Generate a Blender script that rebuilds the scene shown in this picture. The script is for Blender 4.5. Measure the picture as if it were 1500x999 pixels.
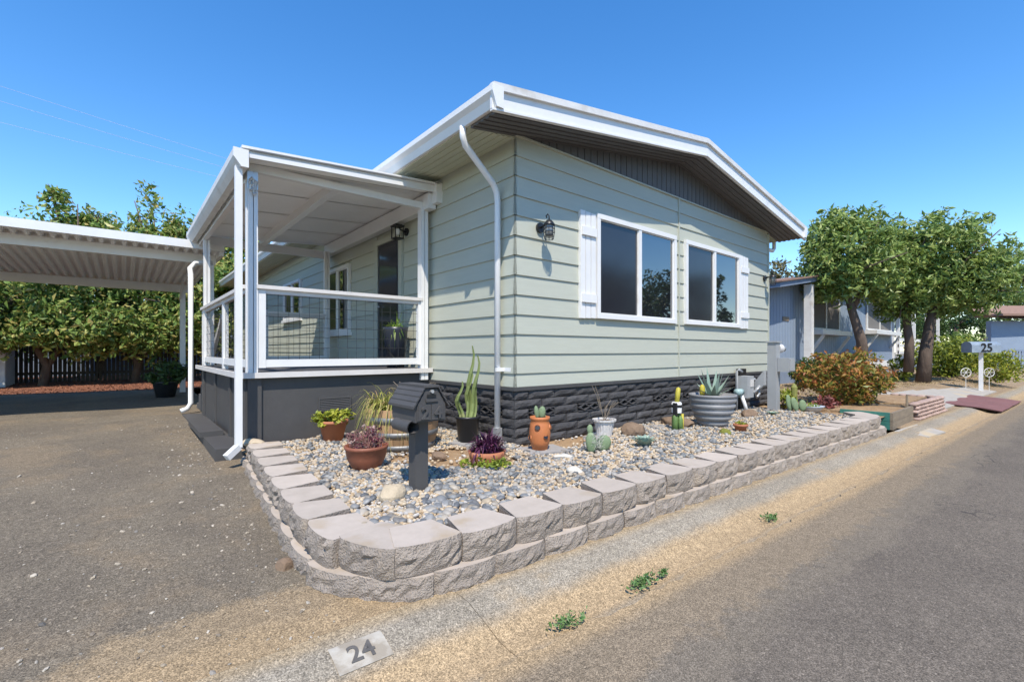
import bpy, math, random
import numpy as np
from mathutils import Vector, Matrix, Euler
random.seed(7); rng = np.random.default_rng(7)
S = bpy.context.scene
for o in list(bpy.data.objects): bpy.data.objects.remove(o)
COL = S.collection
# ---------------------------------------------------------------- camera, sky, sun
A = math.radians(50.17)
RV = Vector((math.sin(A), -math.cos(A), 0)); FV = Vector((math.cos(A), math.sin(A), 0))
CAM = Vector((-3.189, -3.773, 1.28))
cd = bpy.data.cameras.new('camera'); cam = bpy.data.objects.new('camera', cd); COL.objects.link(cam)
cam.location = CAM; cam.rotation_euler = (math.pi/2, 0, -(math.pi/2 - A))
cd.sensor_width = 36; cd.lens = 684/1500*36; cd.shift_y = 14.5/1500; cd.clip_end = 2000; cd.clip_start = .05
S.camera = cam
SUND = Vector((.75, 1, -1.82)).normalized()
W = bpy.data.worlds.new('World'); S.world = W; W.use_nodes = True
nt = W.node_tree; bgn = nt.nodes['Background']
sk = nt.nodes.new('ShaderNodeTexSky'); sk.sky_type = 'NISHITA'; sk.sun_disc = False
sk.sun_elevation = math.asin(-SUND.z); sk.sun_rotation = math.atan2(-SUND.x, -SUND.y) % (2*math.pi)
sk.altitude = 50; sk.air_density = 1.0; sk.dust_density = .0; sk.ozone_density = 2.0
hsv = nt.nodes.new('ShaderNodeHueSaturation'); hsv.inputs['Saturation'].default_value = 1.32; hsv.inputs['Value'].default_value = 1.1; hsv.inputs['Hue'].default_value = .503
nt.links.new(sk.outputs[0], hsv.inputs['Color']); nt.links.new(hsv.outputs[0], bgn.inputs[0]); bgn.inputs[1].default_value = .15
sl = bpy.data.lights.new('sun', 'SUN'); sl.energy = 3.75; sl.angle = math.radians(.53); sl.color = (1, .92, .80)
so = bpy.data.objects.new('sun', sl); COL.objects.link(so); so.rotation_euler = SUND.to_track_quat('-Z', 'Y').to_euler()
so.location = (-6, -8, 14)
S.view_settings.view_transform = 'Standard'; S.view_settings.look = 'None'; S.view_settings.exposure = .68; S.view_settings.gamma = 1
S.render.engine = 'CYCLES'; S.render.resolution_x = 1024; S.render.resolution_y = 681

def ray(u, v): return FV + RV*((u-750)/684) + Vector((0, 0, (514-v)/684))
def onz(u, v, z): d = ray(u, v); return CAM + d*((z-CAM.z)/d.z)
def ony(u, v, y): d = ray(u, v); return CAM + d*((y-CAM.y)/d.y)
def onx(u, v, x): d = ray(u, v); return CAM + d*((x-CAM.x)/d.x)
def ond(u, v, D): return CAM + ray(u, v)*D

# ---------------------------------------------------------------- materials
MATS = {}
def pmat(name, c1, c2=None, scale=6, rough=.7, bump=0, bscale=40, rand=0, stretch=(1,1,1), coord='Object', metallic=0, spec=.5, trans=0, island=0, detail=6, c3=None, s3=1.5, m3=.5, bdist=.01):
    if name in MATS: return MATS[name]
    m = bpy.data.materials.new(name); m.use_nodes = True; n = m.node_tree.nodes; L = m.node_tree.links
    b = n['Principled BSDF']; out = n['Material Output']
    b.inputs['Roughness'].default_value = rough; b.inputs['Metallic'].default_value = metallic; b.inputs['Specular IOR Level'].default_value = spec
    c2 = c2 or tuple(x*.8 for x in c1)
    if coord == 'World':
        g = n.new('ShaderNodeNewGeometry'); vec = g.outputs['Position']
    else:
        g = n.new('ShaderNodeTexCoord'); vec = g.outputs['Object']
    mp = n.new('ShaderNodeMapping'); mp.inputs['Scale'].default_value = stretch; L.new(vec, mp.inputs[0])
    if rand:
        oi = n.new('ShaderNodeObjectInfo'); ad = n.new('ShaderNodeVectorMath'); ad.operation = 'ADD'
        ml = n.new('ShaderNodeMath'); ml.operation = 'MULTIPLY'; ml.inputs[1].default_value = 37; L.new(oi.outputs['Random'], ml.inputs[0])
        L.new(mp.outputs[0], ad.inputs[0]); L.new(ml.outputs[0], ad.inputs[1]); vec = ad.outputs[0]
    else: vec = mp.outputs[0]
    nz = n.new('ShaderNodeTexNoise'); nz.inputs['Scale'].default_value = scale; nz.inputs['Detail'].default_value = detail; nz.inputs['Roughness'].default_value = .65
    L.new(vec, nz.inputs['Vector'])
    cr = n.new('ShaderNodeMapRange'); cr.inputs[1].default_value = .3; cr.inputs[2].default_value = .7; L.new(nz.outputs[0], cr.inputs[0])
    mx = n.new('ShaderNodeMix'); mx.data_type = 'RGBA'; mx.inputs[6].default_value = (*c1, 1); mx.inputs[7].default_value = (*c2, 1)
    L.new(cr.outputs[0], mx.inputs[0]); colr = mx.outputs[2]
    if c3:
        n3 = n.new('ShaderNodeTexNoise'); n3.inputs['Scale'].default_value = s3; n3.inputs['Detail'].default_value = 5; L.new(vec, n3.inputs['Vector'])
        r3 = n.new('ShaderNodeMapRange'); r3.inputs[1].default_value = m3; r3.inputs[2].default_value = m3+.12; L.new(n3.outputs[0], r3.inputs[0])
        m3n = n.new('ShaderNodeMix'); m3n.data_type = 'RGBA'; L.new(r3.outputs[0], m3n.inputs[0]); L.new(colr, m3n.inputs[6]); m3n.inputs[7].default_value = (*c3, 1); colr = m3n.outputs[2]
    if rand or island:
        hs = n.new('ShaderNodeHueSaturation'); mr = n.new('ShaderNodeMapRange'); amt = rand or island
        mr.inputs[3].default_value = 1-amt; mr.inputs[4].default_value = 1+amt
        if island:
            gi = n.new('ShaderNodeNewGeometry'); L.new(gi.outputs['Random Per Island'], mr.inputs[0])
        else: L.new(oi.outputs['Random'], mr.inputs[0])
        L.new(mr.outputs[0], hs.inputs['Value']); L.new(colr, hs.inputs['Color']); colr = hs.outputs[0]
    L.new(colr, b.inputs['Base Color'])
    if bump:
        bn = n.new('ShaderNodeTexNoise'); bn.inputs['Scale'].default_value = bscale; bn.inputs['Detail'].default_value = 5; L.new(vec, bn.inputs['Vector'])
        bp = n.new('ShaderNodeBump'); bp.inputs['Strength'].default_value = bump; bp.inputs['Distance'].default_value = bdist
        L.new(bn.outputs[0], bp.inputs['Height']); L.new(bp.outputs[0], b.inputs['Normal'])
    if trans:
        tr = n.new('ShaderNodeBsdfTranslucent'); L.new(colr, tr.inputs[0]); ms = n.new('ShaderNodeMixShader'); ms.inputs[0].default_value = trans
        L.new(b.outputs[0], ms.inputs[1]); L.new(tr.outputs[0], ms.inputs[2]); L.new(ms.outputs[0], out.inputs[0])
    MATS[name] = m; return m

def multi_island(name, cols, rough=.6, bump=.2, trans=0, spec=.4, by='island'):
    """one colour per loose piece, picked from a list"""
    m = bpy.data.materials.new(name); m.use_nodes = True; n = m.node_tree.nodes; L = m.node_tree.links; b = n['Principled BSDF']
    if by == 'island': g = n.new('ShaderNodeNewGeometry'); rnd = g.outputs['Random Per Island']
    else: g = n.new('ShaderNodeObjectInfo'); rnd = g.outputs['Random']
    cr = n.new('ShaderNodeValToRGB'); cr.color_ramp.interpolation = 'LINEAR'; e = cr.color_ramp.elements
    while len(e) < len(cols): e.new(.5)
    for i, c in enumerate(cols): e[i].position = i/(len(cols)-1); e[i].color = (*c, 1)
    L.new(rnd, cr.inputs[0]); nz = n.new('ShaderNodeTexNoise'); nz.inputs['Scale'].default_value = 60; nz.inputs['Detail'].default_value = 4
    tc = n.new('ShaderNodeTexCoord'); L.new(tc.outputs['Object'], nz.inputs['Vector'])
    hs = n.new('ShaderNodeHueSaturation'); mr = n.new('ShaderNodeMapRange'); mr.inputs[3].default_value = .7; mr.inputs[4].default_value = 1.3
    L.new(nz.outputs[0], mr.inputs[0]); L.new(mr.outputs[0], hs.inputs['Value']); L.new(cr.outputs[0], hs.inputs['Color'])
    L.new(hs.outputs[0], b.inputs['Base Color']); b.inputs['Roughness'].default_value = rough; b.inputs['Specular IOR Level'].default_value = spec
    if bump:
        bp = n.new('ShaderNodeBump'); bp.inputs['Strength'].default_value = bump; bp.inputs['Distance'].default_value = .003; L.new(nz.outputs[0], bp.inputs['Height']); L.new(bp.outputs[0], b.inputs['Normal'])
    if trans:
        tr = n.new('ShaderNodeBsdfTranslucent'); L.new(hs.outputs[0], tr.inputs[0]); ms = n.new('ShaderNodeMixShader'); ms.inputs[0].default_value = trans
        L.new(b.outputs[0], ms.inputs[1]); L.new(tr.outputs[0], ms.inputs[2]); L.new(ms.outputs[0], n['Material Output'].inputs[0])
    MATS[name] = m; return m

M_sage = pmat('sage_paint', (.455,.467,.388), (.425,.437,.362), 3, .55, .25, 26, stretch=(1.2,1.2,14), coord='World', bdist=.006, c3=(.43,.442,.366), s3=1.3, m3=.5)
M_soff = pmat('soffit_paint', (.52,.53,.40), (.47,.48,.36), 2, .6, coord='World')
M_char = pmat('charcoal_paint', (.072,.069,.068), (.058,.056,.056), 5, .6, .3, 60, coord='World', bdist=.004)
M_brick = pmat('charcoal_split_block', (.066,.063,.063), (.042,.040,.041), 9, .75, .9, 28, rand=.18, c3=(.11,.11,.112), s3=6, m3=.66, bdist=.012)
M_dsoff = pmat('dark_soffit', (.118,.113,.112), (.098,.094,.094), 4, .6, coord='World')
M_white = pmat('white_paint', (.76,.755,.74), (.69,.685,.67), 3, .4, .08, 30, coord='World', bdist=.003)
M_wmetal = pmat('white_metal', (.76,.755,.74), (.70,.695,.68), 2, .3, coord='World', c3=(.6,.59,.56), s3=3, m3=.68)
M_owhite = pmat('weathered_white', (.70,.69,.66), (.58,.56,.53), 5, .5, .1, 30, coord='World', c3=(.50,.46,.40), s3=2.5, m3=.62)
M_rail = pmat('rail_cap', (.66,.63,.60), (.58,.55,.52), 4, .5, .15, 30, coord='World')
M_glass = pmat('window_glass', (.012,.013,.017), (.016,.017,.02), 1, .02, spec=1.0, coord='World')
MATS['window_glass'].node_tree.nodes['Principled BSDF'].inputs['IOR'].default_value = 2.1
M_screen = pmat('screened_glass', (.020,.021,.027), (.026,.027,.033), 1, .12, spec=.7, coord='World')
M_black = pmat('black_metal', (.018,.018,.02), (.012,.012,.013), 8, .4)
M_door = pmat('dark_door', (.035,.034,.042), (.028,.027,.034), 3, .5, coord='World')
M_roof = pmat('roof_sheet', (.70,.70,.68), (.6,.6,.58), 3, .5, coord='World')
M_terra = pmat('terracotta', (.42,.155,.075), (.33,.12,.06), 9, .75, .15, 40, c3=(.50,.26,.17), s3=5, m3=.6)
M_terra2 = pmat('brown_terracotta', (.26,.085,.045), (.19,.065,.036), 8, .6, .1, 40, c3=(.36,.15,.09), s3=6, m3=.62)
M_orange = pmat('orange_clay', (.50,.17,.055), (.42,.14,.05), 8, .6, .1, 40)
M_blackpl = pmat('black_plastic', (.022,.023,.025), (.018,.018,.02), 6, .4)
M_grpot = pmat('grey_plastic', (.24,.24,.245), (.21,.21,.215), 5, .5)
M_wpot = pmat('white_plastic', (.62,.60,.57), (.5,.48,.46), 6, .5)
M_soil = pmat('soil', (.15,.095,.055), (.09,.058,.035), 18, .95, .8, 60)
M_dirt = pmat('planter_dirt', (.36,.235,.125), (.25,.16,.085), 5, .95, .9, 45, coord='World', c3=(.42,.31,.19), s3=14, m3=.56, bdist=.02)
M_block = pmat('retaining_block', (.36,.305,.255), (.255,.215,.18), 14, .9, 1.0, 95, rand=.09, c3=(.35,.285,.22), s3=4, m3=.6, bdist=.02)
M_btop = pmat('block_top', (.46,.395,.335), (.39,.335,.28), 8, .9, .35, 120, rand=.07, c3=(.36,.285,.20), s3=3, m3=.6, bdist=.004)
M_paver = pmat('grey_paver', (.34,.32,.30), (.28,.265,.25), 12, .9, .4, 80)
M_oak = pmat('barrel_oak', (.42,.26,.135), (.29,.175,.09), 3, .8, .4, 20, rand=.2, stretch=(6,6,1), bdist=.004)
M_hoop = pmat('galvanised_hoop', (.24,.24,.24), (.16,.16,.16), 12, .5, metallic=.5)
M_rockb = pmat('brown_rock', (.23,.155,.10), (.13,.09,.062), 6, .9, .9, 18, bdist=.02)
M_rockt = pmat('tan_rock', (.50,.41,.29), (.36,.29,.20), 6, .9, .9, 16, bdist=.02)
M_rockw = pmat('pale_rock', (.58,.54,.47), (.45,.41,.35), 7, .9, .8, 20, bdist=.02)
M_conc = pmat('concrete', (.40,.37,.33), (.31,.285,.25), 6, .9, .5, 90, coord='World', c3=(.45,.36,.24), s3=1.2, m3=.55, bdist=.005)
M_blue = pmat('blue_siding', (.24,.30,.385), (.22,.275,.355), 2, .6, coord='World')
M_blued = pmat('blue_trim', (.20,.25,.33), None, 2, .6, coord='World')
M_tan = pmat('curtain', (.20,.185,.165), (.12,.11,.10), 2, .9, stretch=(14,14,.4), coord='World')
M_broof = pmat('brown_roof', (.28,.17,.12), (.22,.135,.10), 6, .85, coord='World')
M_bark = pmat('bark', (.15,.11,.085), (.085,.062,.048), 6, .95, 1, 14, stretch=(1,1,.35), bdist=.03)
M_green = pmat('cactus_green', (.13,.22,.06), (.09,.16,.045), 8, .6, .2, 40)
M_paddle = pmat('paddle_cactus', (.20,.27,.15), (.15,.21,.11), 10, .7, .3, 60)
M_ycact = pmat('yellow_cactus', (.50,.40,.03), (.38,.34,.04), 6, .6)
M_wood = pmat('weathered_wood', (.27,.215,.15), (.17,.135,.10), 4, .85, .5, 20, stretch=(1,8,8), bdist=.005)
M_gwood = pmat('green_painted_wood', (.045,.20,.155), (.035,.15,.12), 5, .7, .3, 30, c3=(.13,.13,.10), s3=7, m3=.66)
M_red = pmat('red_mat', (.22,.10,.095), (.16,.075,.072), 5, .95, .5, 60)
M_pink = pmat('pink_stone', (.50,.36,.30), (.38,.27,.23), 8, .9, .8, 25, rand=.15, bdist=.015)
M_grey = pmat('grey_steel', (.33,.34,.345), (.29,.30,.305), 4, .5)
M_shed = pmat('shed_metal', (.60,.62,.64), (.52,.54,.56), 2, .5, coord='World')
M_fence = pmat('dark_fence', (.10,.085,.07), (.06,.05,.042), 6, .9, coord='World')
M_deck = pmat('deck_grey', (.10,.10,.108), (.075,.075,.08), 4, .7, coord='World')
M_alum = pmat('aluminium', (.62,.62,.62), (.5,.5,.5), 4, .35, metallic=.6)
M_wire = pmat('mesh_wire', (.03,.03,.032), None, 4, .5)
M_bulb = pmat('frosted_bulb', (.85,.84,.80), None, 4, .3)
M_lglass = pmat('lamp_glass', (.25,.27,.28), None, 4, .1, spec=.8)
M_wpaint = pmat('road_paint', (.45,.42,.36), (.36,.32,.26), 20, .9, coord='World', c3=(.29,.25,.195), s3=11, m3=.47)
M_bpaint = pmat('black_marking', (.075,.07,.066), (.12,.11,.10), 30, .9, coord='World', c3=(.26,.23,.19), s3=18, m3=.62)
M_leafT = multi_island('tree_leaf', [(.12,.185,.045),(.19,.28,.065),(.28,.37,.09),(.39,.43,.14)], .42, 0, .3)
M_leafL = multi_island('fruit_tree_leaf', [(.09,.165,.035),(.15,.24,.05),(.22,.31,.07),(.34,.38,.10),(.46,.36,.12)], .45, 0, .3)
M_leafD = multi_island('dark_leaf', [(.025,.06,.015),(.05,.095,.02),(.08,.13,.03)], .45, 0, .25)
M_leafO = multi_island('orange_leaf', [(.10,.15,.03),(.18,.21,.04),(.34,.25,.05),(.44,.21,.06),(.36,.12,.05)], .45, 0, .3)
M_leafY = multi_island('yellow_leaf', [(.16,.23,.03),(.30,.34,.04),(.42,.40,.05)], .45, 0, .3)
M_leafP = multi_island('purple_leaf', [(.045,.012,.035),(.085,.02,.06),(.13,.04,.085)], .4, 0, .15)
M_leafK = multi_island('pink_leaf', [(.13,.03,.05),(.24,.07,.09),(.42,.30,.26),(.16,.10,.05)], .5, 0, .2)
M_grass = multi_island('arching_grass', [(.18,.22,.04),(.33,.34,.07),(.45,.40,.13),(.36,.24,.12)], .5, 0, .3)
M_spider = multi_island('spider_plant', [(.12,.25,.03),(.22,.36,.05),(.34,.44,.10)], .45, 0, .3)
M_agave = multi_island('agave_leaf', [(.20,.29,.23),(.28,.37,.30),(.37,.45,.36)], .5, 0)
M_far = multi_island('far_leaf', [(.10,.11,.05),(.17,.16,.07),(.24,.20,.10)], .6, 0, .2)
M_jun = multi_island('juniper_leaf', [(.08,.13,.02),(.20,.25,.03),(.33,.36,.04)], .5, 0, .2)
M_dry = multi_island('dry_grass', [(.30,.22,.11),(.42,.32,.17),(.22,.17,.09)], .8, 0)
M_weed = multi_island('weed_leaf', [(.05,.12,.03),(.10,.18,.05),(.15,.21,.08)], .5, 0)
M_blue_peb = multi_island('river_pebble', [(.085,.09,.095),(.145,.15,.153),(.20,.205,.20),(.30,.29,.265),(.42,.33,.225),(.12,.124,.128)], .55, .15)
M_tan_peb = multi_island('tan_gravel', [(.30,.21,.12),(.45,.34,.21),(.55,.46,.33),(.40,.30,.19),(.50,.47,.42),(.34,.32,.30)], .75, .15)
M_peb_o = multi_island('river_stone', [(.09,.097,.105),(.15,.157,.165),(.21,.215,.215),(.31,.305,.29),(.42,.34,.235),(.12,.127,.135)], .5, .15, by='object')
M_loose = multi_island('loose_stone', [(.16,.13,.10),(.34,.28,.20),(.46,.41,.34),(.08,.075,.07)], .8, 0)
M_mulchp = multi_island('bark_chip', [(.22,.085,.045),(.33,.14,.075),(.14,.06,.035)], .9, 0)

# ---------------------------------------------------------------- helpers
def wloc(o):
    v = Vector(); 
    while o: v += o.location; o = o.parent
    return v
def tag(o, label=None, cat=None, group=None, kind=None):
    if label: o['label'] = label
    if cat: o['category'] = cat
    if group: o['group'] = group
    if kind: o['kind'] = kind
    return o
def empty(name, loc, label=None, cat=None, group=None):
    o = bpy.data.objects.new(name, None); COL.objects.link(o); o.location = loc; o.empty_display_size = .1
    return tag(o, label, cat, group)
def addobj(name, me, parent=None, loc=None, rot=None, scale=None):
    o = bpy.data.objects.new(name, me); COL.objects.link(o)
    if parent: o.parent = parent
    base = wloc(parent) if parent else Vector()
    o.location = (Vector(loc) if loc is not None else Vector()) - base
    if rot is not None: o.rotation_euler = rot
    if scale is not None: o.scale = scale
    return o
class MB:
    def __init__(s): s.v = []; s.f = []
    def add(s, vs, fs):
        k = len(s.v); s.v += [tuple(p) for p in vs]; s.f += [tuple(i+k for i in f) for f in fs]; return s
    def box(s, x0, x1, y0, y1, z0, z1):
        return s.add([(x0,y0,z0),(x1,y0,z0),(x1,y1,z0),(x0,y1,z0),(x0,y0,z1),(x1,y0,z1),(x1,y1,z1),(x0,y1,z1)],
                     [(0,3,2,1),(4,5,6,7),(0,1,5,4),(1,2,6,5),(2,3,7,6),(3,0,4,7)])
    def bar(s, p, q, w, h):
        p = Vector(p); q = Vector(q); d = (q-p).normalized(); up = Vector((0,0,1)) if abs(d.z) < .95 else Vector((0,1,0))
        a = d.cross(up).normalized()*w/2; b = a.cross(d).normalized()*h/2
        vs = [p-a-b, p+a-b, p+a+b, p-a+b, q-a-b, q+a-b, q+a+b, q-a+b]
        return s.add(vs, [(3,2,1,0),(4,5,6,7),(0,1,5,4),(1,2,6,5),(2,3,7,6),(3,0,4,7)])
    def tube(s, pts, r, n=8, cap=True):
        pts = [Vector(p) for p in pts]; rs = r if isinstance(r, (list, tuple)) else [r]*len(pts); vs = []
        up = Vector((0,0,1)); d0 = (pts[1]-pts[0]).normalized()
        if abs(d0.z) > .9: up = Vector((1,0,0))
        for i, p in enumerate(pts):
            d = (pts[min(i+1,len(pts)-1)]-pts[max(i-1,0)]).normalized()
            a = d.cross(up); a = a.normalized() if a.length > 1e-4 else Vector((1,0,0)); b = d.cross(a)
            for k in range(n):
                t = 2*math.pi*k/n; vs.append(p+(a*math.cos(t)+b*math.sin(t))*rs[i])
        fs = [(i*n+k, i*n+(k+1)%n, (i+1)*n+(k+1)%n, (i+1)*n+k) for i in range(len(pts)-1) for k in range(n)]
        if cap: fs += [tuple(range(n-1,-1,-1)), tuple((len(pts)-1)*n+k for k in range(n))]
        return s.add(vs, fs)
    def lathe(s, prof, n=24, c=(0,0,0), flute=0):
        vs = []; 
        for r, z in prof:
            for k in range(n):
                t = 2*math.pi*k/n; rr = r*(1-(flute if k % 2 else 0)); vs.append((c[0]+rr*math.cos(t), c[1]+rr*math.sin(t), c[2]+z))
        m = len(prof); fs = [(i*n+k, i*n+(k+1)%n, (i+1)*n+(k+1)%n, (i+1)*n+k) for i in range(m-1) for k in range(n)]
        return s.add(vs, fs)
    def disc(s, c, r, n=24):
        return s.add([(c[0]+r*math.cos(2*math.pi*k/n), c[1]+r*math.sin(2*math.pi*k/n), c[2]) for k in range(n)], [tuple(range(n))])
    def prism(s, poly, axis, a, b):
        """poly: list of 2D; axis 'y': (x,z) extruded in y; 'x': (y,z); 'z': (x,y)"""
        n = len(poly)
        def P(p, t): return (p[0], t, p[1]) if axis == 'y' else (t, p[0], p[1]) if axis == 'x' else (p[0], p[1], t)
        vs = [P(p, a) for p in poly]+[P(p, b) for p in poly]
        return s.add(vs, [tuple(range(n)), tuple(range(2*n-1, n-1, -1))]+[(i, i+n, (i+1)%n+n, (i+1)%n) for i in range(n)])
    def mesh(s, name='m', mat=None, smooth=False):
        me = bpy.data.meshes.new(name); me.from_pydata(s.v, [], s.f); me.update()
        import bmesh
        b = bmesh.new(); b.from_mesh(me); bmesh.ops.recalc_face_normals(b, faces=b.faces); b.to_mesh(me); b.free()
        if mat: me.materials.append(mat)
        if smooth: me.polygons.foreach_set('use_smooth', [True]*len(me.polygons))
        return me
    def build(s, name, mat, parent=None, smooth=False):
        return addobj(name, s.mesh(name, mat, smooth), parent)
def npmesh(name, V, F, mat, smooth=False):
    V = np.asarray(V, dtype=np.float32); F = np.asarray(F, dtype=np.int32); k = F.shape[1]
    me = bpy.data.meshes.new(name); me.vertices.add(len(V)); me.vertices.foreach_set('co', V.ravel())
    me.loops.add(F.size); me.loops.foreach_set('vertex_index', F.ravel()); me.polygons.add(len(F))
    me.polygons.foreach_set('loop_start', np.arange(0, F.size, k, dtype=np.int32))
    me.polygons.foreach_set('use_smooth', np.full(len(F), smooth)); me.materials.append(mat); me.update(calc_edges=True); me.validate(); return me
def unit(v): return v/np.maximum(np.linalg.norm(v, axis=1, keepdims=True), 1e-6)
def leaves(C, size, aspect=.45, up=.5, out=None, jitter=.35):
    """diamond leaves at points C; returns V,F"""
    N = len(C); nrm = rng.normal(size=(N,3)); nrm[:,2] += up*1.5
    if out is not None: nrm += out
    nrm = unit(nrm); t = unit(np.cross(nrm, rng.normal(size=(N,3)))); b = np.cross(nrm, t)
    sz = size*(1+jitter*1.3*rng.normal(size=(N,1))).clip(.35, 2.2)
    l = t*sz; w = b*sz*aspect; d = nrm*sz*.12
    V = np.stack([C-l*.5, C+w*.5-d, C+l*.5, C-w*.5-d], 1).reshape(-1,3)
    return V, np.arange(N*4).reshape(N,4)
def crown_pts(c, rad, nclump, per, cr, lo=.45, flat=1.0):
    u = unit(rng.normal(size=(nclump,3))); r = rng.uniform(lo**3, 1, (nclump,1))**(1/3); r *= rng.uniform(.85,1.12,(nclump,1))
    cl = u*r*np.array(rad); P = np.repeat(cl, per, 0); q = unit(rng.normal(size=P.shape))*rng.uniform(0,1,(len(P),1))**.5*cr*np.repeat(rng.uniform(.6,1.3,(nclump,1)), per, 0)
    q[:,2] *= flat
    return P+q+np.array(c), unit(P+q*1.5)
def ico(sub=1):
    import bmesh
    b = bmesh.new(); bmesh.ops.create_icosphere(b, subdivisions=sub, radius=1); V = np.array([v.co[:] for v in b.verts]); F = np.array([[v.index for v in f.verts] for f in b.faces]); b.free(); return V, F
IC1 = ico(1); IC2 = ico(2); IC3 = ico(3)
def rotmats(N, tilt=.35):
    a = rng.uniform(0, 2*np.pi, N); bx = rng.normal(0, tilt, N); by = rng.normal(0, tilt, N); R = np.zeros((N,3,3))
    for i in range(N): R[i] = np.array((Matrix.Rotation(a[i],3,'Z') @ Matrix.Rotation(bx[i],3,'X') @ Matrix.Rotation(by[i],3,'Y')))
    return R
def pebbles(P, S3, base=IC1, tilt=.3):
    V0, F0 = base; N = len(P); R = rotmats(N, tilt); lump = 1+rng.normal(0,.07,(N,len(V0),1))
    V = np.einsum('nij,nkj->nki', R, V0[None]*lump*S3[:,None,:])+P[:,None,:]
    F = (F0[None]+(np.arange(N)*len(V0))[:,None,None]).reshape(-1,3)
    return V.reshape(-1,3), F
def blade(mb, base, ang, length, width, rise, droop, seg=5, twist=0):
    base = Vector(base); d = Vector((math.cos(ang), math.sin(ang), 0)); s = Vector((-math.sin(ang), math.cos(ang), 0)); vs = []
    for i in range(seg+1):
        t = i/seg; p = base+d*(length*t*(1-rise*.5))+Vector((0,0,length*(rise*t-droop*t*t))); w = width*(1-t**1.6)*(.55+.9*t if t < .5 else 1)/2
        vs += [p-s*w, p+s*w]
    mb.add(vs, [(2*i, 2*i+1, 2*i+3, 2*i+2) for i in range(seg)])
def rock(name, parent_label, cat, loc, size, mat, seed=0, group=None):
    r = np.random.default_rng(seed); V, F = IC3; V = V.copy()
    for k in range(9):
        n = unit(r.normal(size=(1,3)))[0]; d = r.uniform(.6,.9); h = V@n; V = V-np.outer(np.maximum(h-d,0), n)*.9
    V += r.normal(0,.018,V.shape); V = V*np.array(size)/2; V[:,2] -= V[:,2].min()+size[2]*.12
    me = npmesh(name, V, F, mat); o = addobj(name, me, None, loc, (0,0,r.uniform(0,6))); return tag(o, parent_label, cat, group)
def text_mesh(txt, size, depth, mat, name='numeral'):
    cu = bpy.data.curves.new('t', 'FONT'); cu.body = txt; cu.size = size; cu.extrude = depth; cu.align_x = 'CENTER'; cu.offset = size*.018
    o = bpy.data.objects.new('t', cu); COL.objects.link(o); bpy.context.view_layer.update()
    me = bpy.data.meshes.new_from_object(o.evaluated_get(bpy.context.evaluated_depsgraph_get())); bpy.data.objects.remove(o); me.name = name
    me.materials.clear(); me.materials.append(mat); return me
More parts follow.
